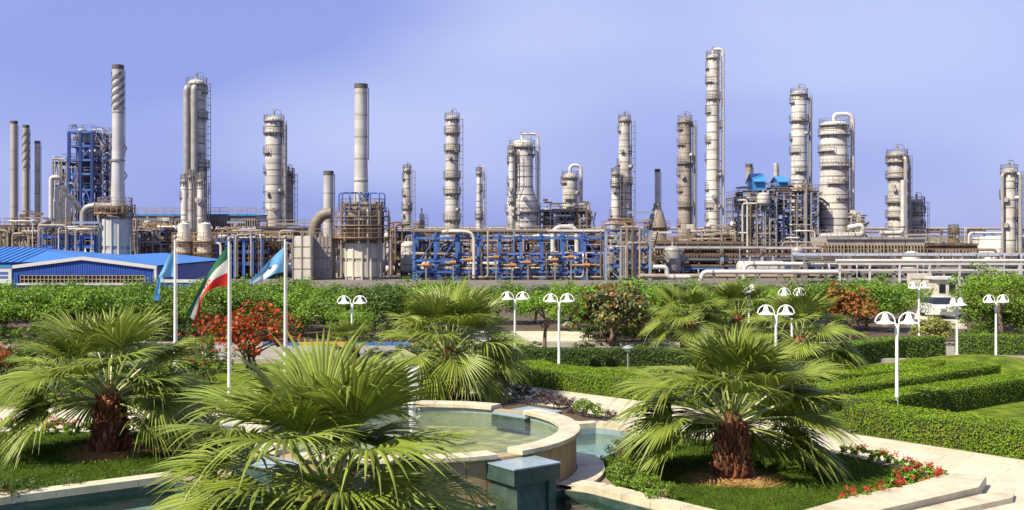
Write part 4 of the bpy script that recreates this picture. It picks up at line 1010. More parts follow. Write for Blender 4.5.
# ------------------------------------------------------------------ blue shed
Ys = 112.0
def shed():
    th = thing('blue_shed', 'low blue gable-fronted shed with a long strip of small windows', 'shed', (X(82, Ys), Ys, 0), None)
    x0, xr, x1 = X(11, Ys) - th.location.x, 0.0, X(154, Ys) - th.location.x
    ze0, zr, ze1 = Z(267, Ys), Z(258.5, Ys), Z(267, Ys); D = 26.0
    # front wall as vertical cladding boards
    w0, w1, wz0, wz1 = X(20, Ys) - th.location.x, X(144, Ys) - th.location.x, Z(283, Ys), Z(275.5, Ys)
    n = 60
    def top(x): return ze0 + (zr - ze0) * (x - x0) / (xr - x0) if x < xr else ze1 + (zr - ze1) * (x1 - x) / (x1 - xr)
    q = MB(); q.add([(x0, 0.25, 0), (x1, 0.25, 0), (x1, 0.25, ze1), (xr, 0.25, zr), (x0, 0.25, ze0)], [(0, 1, 2, 3, 4)])
    q.add([(x0, 0.25, 0), (x0, D, 0), (x0, D, ze0), (x0, 0.25, ze0)], [(0, 3, 2, 1)][::-1]); q.add([(x1, 0.25, 0), (x1, D, 0), (x1, D, ze1), (x1, 0.25, ze1)], [(0, 1, 2, 3)])
    q.add([(x0, D, 0), (x1, D, 0), (x1, D, ze1), (xr, D, zr), (x0, D, ze0)], [(4, 3, 2, 1, 0)])
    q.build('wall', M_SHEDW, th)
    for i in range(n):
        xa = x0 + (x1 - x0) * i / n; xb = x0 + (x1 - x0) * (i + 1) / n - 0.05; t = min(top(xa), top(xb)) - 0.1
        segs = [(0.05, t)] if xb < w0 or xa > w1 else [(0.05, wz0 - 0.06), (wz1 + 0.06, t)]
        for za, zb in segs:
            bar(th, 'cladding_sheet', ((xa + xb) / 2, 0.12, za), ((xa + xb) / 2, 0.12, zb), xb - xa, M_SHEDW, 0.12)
    # window strip
    wth = MB(); wth.box(((w0 + w1) / 2, 0.2, (wz0 + wz1) / 2), (w1 - w0, 0.04, wz1 - wz0)); gl = wth.build('window_strip', M_GLASSD, th)
    m = 31
    for i in range(m + 1): bar(gl, 'mullion', (w0 + (w1 - w0) * i / m, 0.1, wz0), (w0 + (w1 - w0) * i / m, 0.1, wz1), 0.08, M_PIPET)
    for z in (wz0, (wz0 + wz1) / 2, wz1): bar(gl, 'transom', (w0, 0.098, z), (w1, 0.098, z), 0.07, M_PIPET)
    bar(th, 'sill', (w0 - 0.3, -0.02, wz0 - 0.13), (w1 + 0.3, -0.02, wz0 - 0.13), 0.22, M_WHITE, 0.16)
    # white verge boards and roof
    bar(th, 'verge_board', (x0 - 0.3, -0.05, ze0 - 0.05), (xr, -0.05, zr + 0.03), 0.2, M_WHITE, 0.34)
    bar(th, 'verge_board', (xr, -0.051, zr + 0.03), (x1 + 0.3, -0.051, ze1 - 0.05), 0.2, M_WHITE, 0.34)
    bar(th, 'corner_trim', (x1 + 0.15, 0.0, 0), (x1 + 0.15, 0.0, ze1), 0.24, M_WHITE); bar(th, 'corner_trim', (x0 - 0.15, 0.0, 0), (x0 - 0.15, 0.0, ze0), 0.24, M_WHITE)
    for sgn, (xa, za, xb, zb) in ((-1, (x0 - 0.3, ze0, xr, zr)), (1, (xr, zr, x1 + 0.3, ze1))):
        q = MB(); q.add([(xa, 0.05, za + 0.16), (xb, 0.05, zb + 0.16), (xb, D + 0.3, zb + 0.16), (xa, D + 0.3, za + 0.16)], [(0, 1, 2, 3)])
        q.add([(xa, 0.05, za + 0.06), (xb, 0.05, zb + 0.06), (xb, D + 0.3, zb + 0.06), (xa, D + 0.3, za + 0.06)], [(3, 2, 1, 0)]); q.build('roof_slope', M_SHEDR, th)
    return th
shed()
# taller blue roof behind it, and its pale front with a blue stripe at the left edge
Yb = 128.0
th = thing('blue_warehouse', 'wide blue-roofed warehouse behind the shed at the left edge', 'warehouse', (X(-30, Yb), Yb, 0))
x0, xr, x1 = X(-140, Yb) - th.location.x, X(-6, Yb) - th.location.x, X(100, Yb) - th.location.x
zr, ze = Z(248, Yb), Z(262, Yb)
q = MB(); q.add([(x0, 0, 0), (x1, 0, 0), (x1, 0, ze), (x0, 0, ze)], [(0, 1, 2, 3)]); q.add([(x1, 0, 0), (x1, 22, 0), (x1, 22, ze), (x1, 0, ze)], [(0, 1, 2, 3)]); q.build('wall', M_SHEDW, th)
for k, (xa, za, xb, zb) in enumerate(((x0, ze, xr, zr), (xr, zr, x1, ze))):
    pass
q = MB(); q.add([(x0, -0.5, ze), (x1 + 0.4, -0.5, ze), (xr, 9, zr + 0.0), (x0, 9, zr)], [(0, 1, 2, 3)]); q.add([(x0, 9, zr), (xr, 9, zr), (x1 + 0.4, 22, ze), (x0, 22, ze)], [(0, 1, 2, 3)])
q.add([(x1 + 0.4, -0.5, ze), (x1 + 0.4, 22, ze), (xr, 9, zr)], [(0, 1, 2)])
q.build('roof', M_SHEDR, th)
for i in range(24):
    xx = x0 + (xr + 4 - x0) * i / 24
    f = 0.0
    bar(th, 'roof_rib', (xx, -0.5, ze + 0.06), (xx, 9, zr + 0.06), 0.12, M_SHEDR, 0.08)
th = thing('gate_sign', 'white board with blue edge at the left margin before the shed', 'sign', (X(2, 108), 108, 0))
bar(th, 'board', (-1.5, 0, Z(275, 108)), (0.95, 0, Z(275, 108)), 0.12, M_WHITE, 1.8)
bar(th, 'edge_strip', (-1.5, -0.02, Z(266.5, 108)), (0.98, -0.02, Z(266.5, 108)), 0.16, M_CYAN, 0.3)
for z in (273, 277): bar(th, 'printed_stripe', (-1.2, -0.08, Z(z, 108)), (0.6, -0.08, Z(z, 108)), 0.04, M_BLUE, 0.22)
for s in (-1.3, 0.8): bar(th, 'post', (s, 0.1, 0), (s, 0.1, Z(279, 108)), 0.14, M_STEEL)
# white conduit pole and a low white wall right of the shed
th = thing('yard_wall', 'low white-capped blue wall joining the shed on its right', 'wall', (X(178, 112), 112, 0))
bar(th, 'wall_panel', (-2.2, 0, Z(283, 112) / 2), (5.0, 0, Z(283, 112) / 2), 0.2, M_SHEDW, Z(283, 112)); bar(th, 'coping', (-2.25, 0, Z(281, 112)), (5.05, 0, Z(281, 112)), 0.4, M_WHITE, 0.3)
# =================================================================== THE GARDEN
NR = np.random.default_rng(11)
BC = Vector((-2.57, 28.3, 0)); BR = 4.22                       # round basin: centre and rim radius

def arc(c, r, a0, a1, n): return [(c.x + r * math.cos(a0 + (a1 - a0) * i / n), c.y + r * math.sin(a0 + (a1 - a0) * i / n)) for i in range(n + 1)]
# lower pool in front of the basin and the channel at its right
A_R, A_L = math.radians(-33), math.radians(213)
rim_front = arc(BC, BR + 0.22, A_L, 2 * PI + A_R, 28)
pool = [(-13.2, 23.1), (-8.2, 26.75)] + rim_front + [(1.75, 25.6), (4.5, 22.3), (4.5, 20.6), (-13.2, 20.6)]
chan = arc(BC, BR + 0.22, math.radians(14), math.radians(52), 10)
chan = chan + [(1.2, 33.6), (2.6, 34.2), (4.6, 32.6), (3.4, 30.2)]

# ground sheet with the two basins cut out, and the far yard
ground = tri_sheet([(-2500, -60), (2500, -60), (2500, 98), (-2500, 98)], [pool, chan], 0.0).build('ground', M_GROUND); setp(ground, kind='structure')
yard = MB(); yard.add([(-4000, 98, -0.0), (4000, 98, -0.0), (4000, 5500, -0.0), (-4000, 5500, -0.0)], [(0, 1, 2, 3)])
yard = setp(yard.build('plant_yard', M_YARD), kind='structure')

def sheet(name, poly, z, m): return setp(tri_sheet(poly, [], z).build(name, m), kind='structure')
# stone path
Gp = lambda l: [tuple(G(u, v).xy) for u, v in l]
path_main = Gp([(330, 378), (430, 374), (515, 384), (655, 403), (850, 434), (1100, 472)]) + [(16, 21), (6, 21)] + Gp([(845, 511), (905, 497), (952, 482), (905, 467), (850, 453), (760, 440), (690, 436)]) + [(4.9, 32.7), (2.7, 34.6), (1.0, 34.0)] + \
            arc(BC, 6.4, math.radians(62), math.radians(160), 12) + [(-16, 33.5), (-30, 34.0), (-30, 38.5), (-10, 37.5)]
sheet('stone_path', path_main, 0.008, M_PATH)
# road and its painted kerb
road = setp(MB(), None) if False else None
q = MB(); q.add([(-120, 52.0, 0.006), (120, 52.0, 0.006), (120, 59.6, 0.006), (-120, 59.6, 0.006)], [(0, 1, 2, 3)]); rd = setp(q.build('road', M_ROAD), kind='structure')
q = MB(); q.box((0, 0, 0.09), (0.97, 0.28, 0.18)); km = {m.name: q.mesh('kerb_' + m.name, m) for m in (M_KBLUE, M_KYEL, M_KSTONE)}
for i in range(76):
    m = (M_KBLUE, M_KYEL)[(i // 3) % 2] if 24 < i < 36 else M_KSTONE
    o = link('kerb_stone', km[m.name], rd); o.location = (-38 + i * 1.0, 59.76, 0)
for i in range(76):
    o = link('kerb_stone', km[M_KSTONE.name], rd); o.location = (-38 + i * 1.0, 51.85, 0)
q = MB(); q.add([(-3.5, 61.8, 0.016), (4.8, 61.8, 0.016), (4.8, 68.5, 0.016), (-3.5, 68.5, 0.016)], [(0, 1, 2, 3)]); setp(q.build('far_pavement', M_PATH), kind='structure')
# lawns
bed_r = Gp([(604, 458), (628, 448), (690, 440), (760, 444), (850, 457), (905, 471), (948, 484)]) + [(9.2, 25.45), (7.3, 24.15), (5.3, 22.35), (2.6, 25.3), (2.3, 27.2)]
lawn_r = sheet('lawn_right_bed', bed_r, 0.02, M_LAWN)
bed_l = [(-30, 33.2), (-8.6, 33.4), (-7.6, 31.0), (-8.1, 28.0), (-8.7, 27.3), (-13.6, 24.0), (-30, 22.0)]
lawn_l = sheet('lawn_left_bed', bed_l, 0.02, M_LAWN)
mid = [(-30, 39.0), (-11, 38.2), (-6, 46.3), (0.1, 44.8), (5.2, 40.0), (10.2, 33.9), (18, 28), (60, 28), (60, 51.4), (-60, 51.4), (-60, 39)]
sheet('lawn_middle', mid, 0.004, M_LAWN2)
sheet('verge_behind_road', [(-120, 60.2), (120, 60.2), (120, 70), (-120, 70)], 0.01, M_SOIL)
sheet('tree_belt_soil', [(-120, 70.2), (120, 70.2), (120, 97), (-120, 97)], 0.01, M_SOIL)
front = [(-30, 10), (30, 10), (30, 20.0), (-30, 20.0)]
sheet('front_lawn', front, 0.012, M_LAWN)
q = MB()                                                      # gentle mound in the right-hand garden
n, k = 40, 8
mc = Vector((20.0, 47.2, 0)); rx, ry, hh = 7.0, 4.6, 0.85
prof = [(1 - j / k) for j in range(k + 1)]
vs = []; fs = []
for j in range(k + 1):
    r = max(prof[j], 0.001)
    for i in range(n):
        a = 2 * PI * i / n; vs.append((mc.x + rx * r * math.cos(a), mc.y + ry * r * math.sin(a), 0.006 + hh * (0.5 + 0.5 * math.cos(PI * r))))
for j in range(k):
    for i in range(n): fs.append((j * n + i, j * n + (i + 1) % n, (j + 1) * n + (i + 1) % n, (j + 1) * n + i))
q.add(vs, fs); setp(q.build('lawn_mound', M_LAWN2, None, True), kind='structure')

# ------------------------------------------------------------------ grass blades on the near lawns
def inside(P, poly):
    poly = np.array(poly); x, y = P[:, 0], P[:, 1]; c = np.zeros(len(P), bool); j = len(poly) - 1
    for i in range(len(poly)):
        xi, yi = poly[i]; xj, yj = poly[j]
        c ^= ((yi > y) != (yj > y)) & (x < (xj - xi) * (y - yi) / (yj - yi + 1e-12) + xi); j = i
    return c
def blades(name, poly, box, dens, z, h, label):
    x0, x1, y0, y1 = box; n = int((x1 - x0) * (y1 - y0) * dens)
    P = np.stack([NR.uniform(x0, x1, n), NR.uniform(y0, y1, n)], 1)
    P = P[inside(P, poly)]; n = len(P)
    a = NR.uniform(0, 2 * PI, n); w = 0.010; hh = h * NR.uniform(0.6, 1.3, n)
    ln = NR.normal(0, 0.35, (n, 2)) * hh[:, None]
    V = np.zeros((n, 3, 3)); V[:, 0, 0] = P[:, 0] - w * np.cos(a); V[:, 0, 1] = P[:, 1] - w * np.sin(a)
    V[:, 1, 0] = P[:, 0] + w * np.cos(a); V[:, 1, 1] = P[:, 1] + w * np.sin(a)
    V[:, 2, :2] = P + ln; V[:, 2, 2] = hh; V[:, :, 2] += z
    me = bpy.data.meshes.new(name); me.vertices.add(3 * n); me.vertices.foreach_set('co', V.ravel())
    me.loops.add(3 * n); me.loops.foreach_set('vertex_index', np.arange(3 * n, dtype=np.int32))
    me.polygons.add(n); me.polygons.foreach_set('loop_start', (np.arange(n) * 3).astype(np.int32)); me.polygons.foreach_set('loop_total', np.full(n, 3, np.int32))
    me.materials.append(M_BLADE); me.update(calc_edges=True)
    return setp(link(name, me), label, 'grass', None, 'stuff')
blades('grass', bed_r, (2, 11, 22, 36), 1100, 0.02, 0.05, 'short mown grass round the right-hand palm')
blades('grass', bed_l, (-16, -7.5, 23, 34), 900, 0.02, 0.05, 'short mown grass round the left-hand palm')

# ------------------------------------------------------------------ round basin
fb = thing('fountain_basin', 'raised round stone fountain basin with cream coping', 'fountain', BC)
ZR = 1.1
q = MB(); q.lathe([(BR - 0.06, -0.45), (BR - 0.06, ZR - 0.12), (BR - 0.34, ZR - 0.12), (BR - 0.34, 0.42)], 72); q.build('wall_core', M_STONED, fb, True)
q = MB(); q.lathe([(BR - 0.345, ZR - 0.14), (BR - 0.36, ZR - 0.14), (BR - 0.36, 0.42)], 72); q.build('tile_lining', M_TEALTOP, fb, True)
q = MB(); q.lathe([(BR - 0.35, 0.42), (0.01, 0.42)], 48); q.v = q.v; q.build('pool_floor', M_POOLFLOOR, fb)
WEIR = [math.radians(a) for a in (-53, 47, 133, 233)]
def in_weir(a, m): return any(abs((a - w + PI) % (2 * PI) - PI) < m for w in WEIR)
# wall panels
npan = 54; da = 2 * PI / npan
pm = MB(); pm.lathe([(BR - 0.05, -0.44), (BR, -0.44), (BR, ZR - 0.13), (BR - 0.05, ZR - 0.13)], 3, a0=-da * 0.483, a1=da * 0.483); pme = pm.mesh('stone_panel', M_STONED, False)
for i in range(npan):
    a = i * da + 0.03
    o = link('stone_panel', pme, fb); o.rotation_euler = (0, 0, a); o.location = (0, 0, 0)
# coping stones, with gaps at the weirs
ncop = 40; dc = 2 * PI / ncop
cp = MB(); cp.lathe([(BR - 0.44, ZR - 0.12), (BR + 0.08, ZR - 0.12), (BR + 0.10, ZR - 0.09), (BR + 0.10, ZR - 0.01), (BR + 0.07, ZR), (BR - 0.42, ZR), (BR - 0.44, ZR - 0.02), (BR - 0.44, ZR - 0.12)], 4, a0=-dc * 0.494, a1=dc * 0.494)
nn = 5; npr = 8
cp.add([], [])
e0 = [cp.v[j * nn] for j in range(npr - 1)]; e1 = [cp.v[j * nn + nn - 1] for j in range(npr - 1)]
cp.add(e0, [tuple(range(npr - 1))]); cp.add(e1, [tuple(range(npr - 2, -1, -1))])
cpm = cp.mesh('coping_stone', M_STONE, False)
for i in range(ncop):
    a = i * dc
    if in_weir(a, 0.125): continue
    o = link('coping_stone', cpm, fb); o.rotation_euler = (0, 0, a); o.location = (0, 0, 0.002 * ((i * 7) % 3))
# weirs: tiled spill boxes
for k, w in enumerate(WEIR):
    c, s = math.cos(w), math.sin(w)
    wb = MB(); wd, d0, d1, zt = 1.28, BR - 0.62, BR + 0.98, 0.90
    def P2(r, t, z): return (r * c - t * s, r * s + t * c, z)
    def obox(r0, r1, t0, t1, z0, z1):
        vs = [P2(r, t, z) for z in (z0, z1) for r, t in ((r0, t0), (r1, t0), (r1, t1), (r0, t1))]
        return vs, [(3, 2, 1, 0), (4, 5, 6, 7), (0, 1, 5, 4), (1, 2, 6, 5), (2, 3, 7, 6), (3, 0, 4, 7)]
    wb.add(*obox(BR - 0.3, d1 - 0.1, -wd / 2 + 0.1, wd / 2 - 0.1, -0.44, zt - 0.34)); wo_ = wb.build('weir_box', M_TEAL, fb)
    tp = MB(); tp.add(*obox(d0, d1, -wd / 2, wd / 2, zt - 0.34, zt)); tp.build('weir_lip', M_TEAL, wo_)
    tt = MB(); tt.add(*obox(d0 + 0.02, d1 + 0.02, -wd / 2 - 0.02, wd / 2 + 0.02, zt + 0.002, zt + 0.035)); tt.build('weir_top', M_TEALTOP, wo_)
    for t0, t1 in ((-wd / 2 + 0.1, -wd / 2 + 0.3), (wd / 2 - 0.3, wd / 2 - 0.1)):
        pp = MB(); pp.add(*obox(d1 - 0.096, d1 - 0.03, t0, t1, -0.44, zt - 0.345)); pp.build('weir_pier', M_TEAL, wo_)
w_ = MB(); w_.lathe([(BR - 0.362, 0.86), (BR * 0.5, 0.861), (0.01, 0.862)], 64)
setp(w_.build('basin_water', M_WATER, None, False, BC), kind='structure')
# jet nozzle and jet of water
M_JET = bpy.data.materials.new('foaming_water'); M_JET.use_nodes = True
p = M_JET.node_tree.nodes['Principled BSDF']; p.inputs['Base Color'].default_value = (0.72, 0.74, 0.74, 1); p.inputs['Roughness'].default_value = 0.25; p.inputs['Alpha'].default_value = 0.6
jt = thing('water_jet', 'white foaming jet of water in the round basin', 'water jet', (BC.x, BC.y, 0.43))
rod(jt, 'nozzle', (0, 0, 0), (0, 0, 0.46), 0.05, M_STEEL)
q = MB(); jr = random.Random(5)
prof_j = [(0.05, 0.44)] + [(0.045 + 0.05 * (i / 14) + (0.05 if i > 9 else 0.0) * math.sin((i - 9) / 6 * PI * 0.8) + jr.uniform(-0.012, 0.02), 0.44 + 1.65 * i / 14) for i in range(1, 15)] + [(0.02, 2.14)]
q.lathe(prof_j, 14); q.v = [(v[0] + jr.uniform(-0.02, 0.02), v[1] + jr.uniform(-0.02, 0.02), v[2]) for v in q.v]; q.build('jet', M_JET, jt, True)
dp = MB()
for k in range(260):
    z = 0.6 + 1.6 * math.sqrt(jr.random()); r = abs(jr.gauss(0, 0.11)) + 0.05; a = jr.uniform(0, 2 * PI); s_ = jr.uniform(0.008, 0.022)
    x_, y_ = r * math.cos(a), r * math.sin(a)
    dp.add([(x_ - s_, y_, z), (x_ + s_, y_, z), (x_, y_ + s_, z), (x_, y_, z + 2.2 * s_), (x_, y_, z - 2 * s_)], [(0, 1, 3), (1, 2, 3), (2, 0, 3), (1, 0, 4), (2, 1, 4), (0, 2, 4)])
setp(dp.build('spray', M_JET, jt), kind='stuff')

# lower pool lining, floor, water, kerbs
def wall_strip(pts, z0, z1, closed=True):
    b = MB(); n = len(pts); vs = [(p[0], p[1], z) for z in (z0, z1) for p in pts]; fs = []
    for i in range(n if closed else n - 1): j = (i + 1) % n; fs.append((i, j, n + j, n + i))
    b.add(vs, fs); return b
for nm, pl, fl in (('lower_pool', pool, M_POOLFLOOR2), ('side_channel', chan, M_POOLFLOOR2)):
    wall_strip(pl, -0.55, 0.0).build(nm + '_lining', M_TEAL if nm == 'lower_pool' else M_TEALTOP)['kind'] = 'structure'
    setp(tri_sheet(pl, [], -0.5).build(nm + '_floor', fl), kind='structure')
    setp(tri_sheet(pl, [], -0.16).build(nm + '_water', M_WATER2), kind='structure')
def kerb(label, pts, w, h, m, seg=0.9):
    """run of coping stones; each stone is a part"""
    th = thing('pool_kerb', label, 'kerb', (pts[0][0], pts[0][1], 0), 'stone kerbs of the lower pool')
    o0 = Vector((pts[0][0], pts[0][1], 0))
    for i in range(len(pts) - 1):
        a, b = Vector((*pts[i], 0)) - o0, Vector((*pts[i + 1], 0)) - o0; L = (b - a).length; n = max(1, round(L / seg)); d = (b - a) / n
        for k in range(n): bar(th, 'kerb_stone', a + d * (k + 0.006) + Vector((0, 0, h / 2 + 0.003)), a + d * (k + 0.994) + Vector((0, 0, h / 2 + 0.003)), w, m, h)
    return th
kerb('cream stone kerb of the lower pool beside the left lawn', [(-13.6, 23.15), (-8.3, 27.0)], 0.5, 0.16, M_STONE)
kerb('cream stone kerb of the lower pool below the right-hand shrubs', [(1.55, 26.05), (2.1, 25.6), (4.9, 22.3)], 0.5, 0.16, M_STONE)
kerb('cream stone kerb beyond the small side channel', [(1.0, 33.75), (2.65, 34.45), (4.9, 32.7)], 0.42, 0.16, M_STONE)
q = MB(); A0, A1 = math.radians(-32), math.radians(14)
q.lathe([(BR + 0.04, 0.0), (BR + 0.04, 0.10), (BR + 0.72, 0.10), (BR + 0.72, 0.0)], 16, a0=A0, a1=A1)
lg = thing('basin_ledge', 'curved stone ledge at the foot of the basin, right side', 'ledge', BC)
pl_ = MB(); da_ = (A1 - A0) / 6
pl_.lathe([(BR + 0.02, 0.0), (BR + 0.02, 0.10), (BR + 0.72, 0.10), (BR + 0.72, -0.02)], 3, a0=-da_ * 0.49, a1=da_ * 0.49); plm = pl_.mesh('ledge_slab', M_STONE)
for i in range(6): o = link('ledge_slab', plm, lg); o.rotation_euler = (0, 0, A0 + (i + 0.5) * da_)

# steps at the lower right
st = thing('garden_steps', 'two low cream stone steps at the lower right corner', 'steps', (9.0, 24.5, 0))
o0 = Vector((9.0, 24.5))
for poly, z in (([(5.4, 22.3), (7.4, 24.1), (9.3, 25.4), (10.5, 26.5), (11.3, 26.2), (10.6, 25.0), (7.4, 22.75), (5.6, 21.4)], 0.27), ([(5.68, 21.4), (7.44, 22.70), (10.62, 24.93), (11.5, 25.2), (11.2, 24.6), (9.17, 23.3), (6.6, 21.4)], 0.13)):
    q = MB(); q.prism([(p[0] - o0.x, p[1] - o0.y) for p in poly], 0.012, z); q.build('step', M_STONE, st)

# ------------------------------------------------------------------ palms
def frond_mesh(name, elev, rg, L=1.45, pet=1.25, nseg=44, m=None, spread=118):
    """fan frond: curved stalk and a pleated fan whose split tips droop; grows along +X from the origin"""
    b = MB(); e = math.radians(elev); drop = math.radians(rg.uniform(14, 28) + (8 if elev < 20 else 0)) * (0.5 + 0.5 * math.cos(e))
    p = Vector((0, 0, 0)); pts = [p.copy()]; n = 7
    for i in range(n):
        ang = e - drop * ((i + 0.5) / n) ** 1.4
        p = p + Vector((math.cos(ang), 0, math.sin(ang))) * pet / n; pts.append(p.copy())
    b.cur = 1; b.tube(pts, [0.035 - 0.016 * i / n for i in range(n + 1)], 5); b.cur = 0
    a_end = e - drop - (math.radians(rg.uniform(0, 24)) if elev < 50 else 0); f = Vector((math.cos(a_end), 0, math.sin(a_end))); s = Vector((0, 1, 0)); up = s.cross(f) * -1
    if up.z < 0 and elev < 80: up = -up
    up = f.cross(s) if f.cross(s).z >= 0 or elev >= 80 else s.cross(f)
    dth = math.radians(2 * spread) / nseg
    bend = rg.uniform(0.04, 0.14)
    for k in range(nseg):
        th = -math.radians(spread) + dth * (k + 0.5)
        ln = L * (0.70 + 0.30 * math.cos(th * 0.8)) * rg.uniform(0.92, 1.06)
        d = f * math.cos(th) + s * math.sin(th)
        d = (d + up * (0.20 * (1 - math.cos(th)) + 0.12)).normalized()      # shallow cup
        w_dir = (-f * math.sin(th) + s * math.cos(th)).normalized()
        sag = rg.uniform(0.08, 0.26) + (0.30 if rg.random() < 0.18 else 0)
        nsec = 6; prev = None; ridge = 0.35
        tw = rg.uniform(-0.5, 0.5)
        rows = []
        for i in range(nsec + 1):
            t = 0.03 + 0.97 * i / nsec
            wdt = t * ln * dth * 0.53 if t < 0.58 else 0.58 * ln * dth * 0.53 * max(0.04, (1 - ((t - 0.58) / 0.42) ** 1.2))
            c = pts[-1] + d * (t * ln) - up * (bend * ln * (t ** 2) * math.cos(th)) + Vector((0, 0, -sag * ln * max(0, t - 0.35) ** 2 * 2.0))
            ww = (w_dir + up * tw * max(0, t - 0.5)).normalized()
            rows.append((c - ww * wdt, c + up * wdt * ridge * 1.6, c + ww * wdt))
        vs = [q for r in rows for q in r]; fs = []
        for i in range(nsec):
            for j in (0, 1): fs.append((i * 3 + j, i * 3 + j + 1, (i + 1) * 3 + j + 1, (i + 1) * 3 + j))
        b.add(vs, fs)
    return b.mesh(name, [m or M_PALM, M_PETIOLE], False)

prg = random.Random(31)
ELEV = [84, 72, 60, 48, 38, 28, 18, 8, -4, -16]
FR = {e: [frond_mesh('frond_%d_%d' % (e, k), e, prg, L=1.5 if e > 40 else 1.55, pet=1.1 if e > 60 else 1.35, m=M_PALM if e > -5 or k else M_PALMT, spread=92 if e > 40 else 98) for k in range(3)] for e in ELEV}
DEAD = [frond_mesh('dry_frond_%d' % k, -58, prg, L=0.8, pet=0.8, nseg=22, m=M_DEADP, spread=60) for k in range(2)]

def boots_mesh(R, H, seed):
    rg = random.Random(seed); b = MB()
    rows = max(4, int(H / 0.13)); nper = 16
    for j in range(rows):
        z = 0.05 + (H - 0.05) * j / rows; k = z / H
        r = R * (1.0 + 0.12 * math.exp(-k * 6) - 0.28 * k)
        for i in range(nper):
            a = 2 * PI * (i + 0.5 * (j % 2)) / nper + rg.uniform(-0.06, 0.06); c, s = math.cos(a), math.sin(a)
            w = 2 * PI * r / nper * rg.uniform(0.62, 0.85) / 2; h = rg.uniform(0.22, 0.34); o = rg.uniform(0.05, 0.13)
            b.cur = 1 if rg.random() < 0.13 else 0
            def P3(rr, t, zz): return (rr * c - t * s, rr * s + t * c, zz)
            vs = [P3(r - 0.03, -w, z), P3(r - 0.03, w, z), P3(r + o, -w * 0.55, z + h), P3(r + o, w * 0.55, z + h), P3(r + o - 0.07, -w * 0.5, z + h + 0.02), P3(r + o - 0.07, w * 0.5, z + h + 0.02), P3(r + o * 0.7, 0, z + h * 0.45)]
            b.add(vs, [(0, 1, 6), (1, 3, 6), (3, 2, 6), (2, 0, 6), (2, 3, 5, 4), (0, 2, 4), (1, 5, 3)])
    return b.mesh('boots', [M_BOOT, M_BOOTL])

def palm(label, x, y, H, R, scale, nf, seed, low=-16, dead=3, mulch=True, z0=0.0, gap=0.0, clear=None):
    rg = random.Random(seed)
    th = thing('fan_palm', label, 'palm', (x, y, z0), 'fan palms of the garden')
    q = MB(); q.lathe([(R * 1.08, -0.1), (R * 1.0, 0.15), (R * 0.9, H * 0.5), (R * 0.70, H), (R * 0.35, H + 0.35), (0.02, H + 0.45)], 16)
    tr = q.build('trunk', M_BOOT, th, True)
    o = link('leaf_bases', boots_mesh(R, H, seed), tr); setp(o, kind='stuff')
    es = [e for e in ELEV if e >= low]
    for i in range(nf):
        t = (i + 0.5) / nf
        e = 82 - (82 - low) * t ** 0.80 + rg.uniform(-8, 8)
        key = min(es, key=lambda v: abs(v - e))
        me = rg.choice(FR[key])
        o = link('frond', me, th)
        az = i * 2.39996 + rg.uniform(-0.25, 0.25)
        r0 = R * 0.25 if key > 50 else R * 0.5
        dv = (az + PI / 2 + PI) % (2 * PI) - PI            # keep the low fronds off the side where the trunk shows
        if clear is not None and 20 < e < 80:
            dc_ = (az - clear + PI) % (2 * PI) - PI
            if abs(dc_) < 0.7: az += 0.85 * (1 if dc_ > 0 else -1)
        if gap and e < 32 and abs(dv) < gap: az += gap * (1.15 if dv > 0 else -1.15)
        o.location = (r0 * math.cos(az), r0 * math.sin(az), H + 0.30 - 0.38 * t)
        o.rotation_euler = (rg.uniform(-0.18, 0.18), math.radians(key - e) * 0.8, az)
        sc = scale * rg.uniform(0.88, 1.1) * (1.02 if key > 70 else 1.0); o.scale = (sc, sc, sc)
    for k in range(dead):
        o = link('dry_frond', rg.choice(DEAD), th); az = rg.uniform(0.1, 3.0) if gap else rg.uniform(0, 2 * PI)
        o.location = (R * 0.5 * math.cos(az), R * 0.5 * math.sin(az), H - 0.1); o.rotation_euler = (0, 0, az); o.scale = (scale * 0.8,) * 3
    if mulch:
        mu = thing('mulch_ring', 'ring of %s mulch round the foot of the %s' % (('orange-brown', 'left lawn palm') if x < -5 else ('brown and yellow', 'right bed palm')), 'mulch', (x, y, 0.024))
        rgm = np.random.default_rng(seed); n = 36; vs = [(0, 0, 0.07)]
        for i in range(n): rr = R * 3.1 * (1 + 0.10 * math.sin(3 * i / n * 2 * PI + seed) + rgm.uniform(-0.05, 0.05)); vs.append((rr * math.cos(2 * PI * i / n), rr * math.sin(2 * PI * i / n), 0.0))
        b = MB(); b.add(vs, [(0, 1 + i, 1 + (i + 1) % n) for i in range(n)]); b.build('mulch_bed', M_MULCH, mu)
        k = 700; a = rgm.uniform(0, 2 * PI, k); rr = R * 3.0 * np.sqrt(rgm.uniform(0.1, 1, k))
        P = np.stack([rr * np.cos(a), rr * np.sin(a), 0.075 - 0.07 * rr / (R * 3.1)], 1)
        setp(leaves('wood_chips', P, np.tile((0, 0, 1.0), (k, 1)), 0.09, mat('mulch_chip', (0.26, 0.13, 0.045), 0.9, 0, 0.3, 4, island=0.6, hue=0.03), rgm, 0.4, 0.35, mu), kind='stuff')
    return th

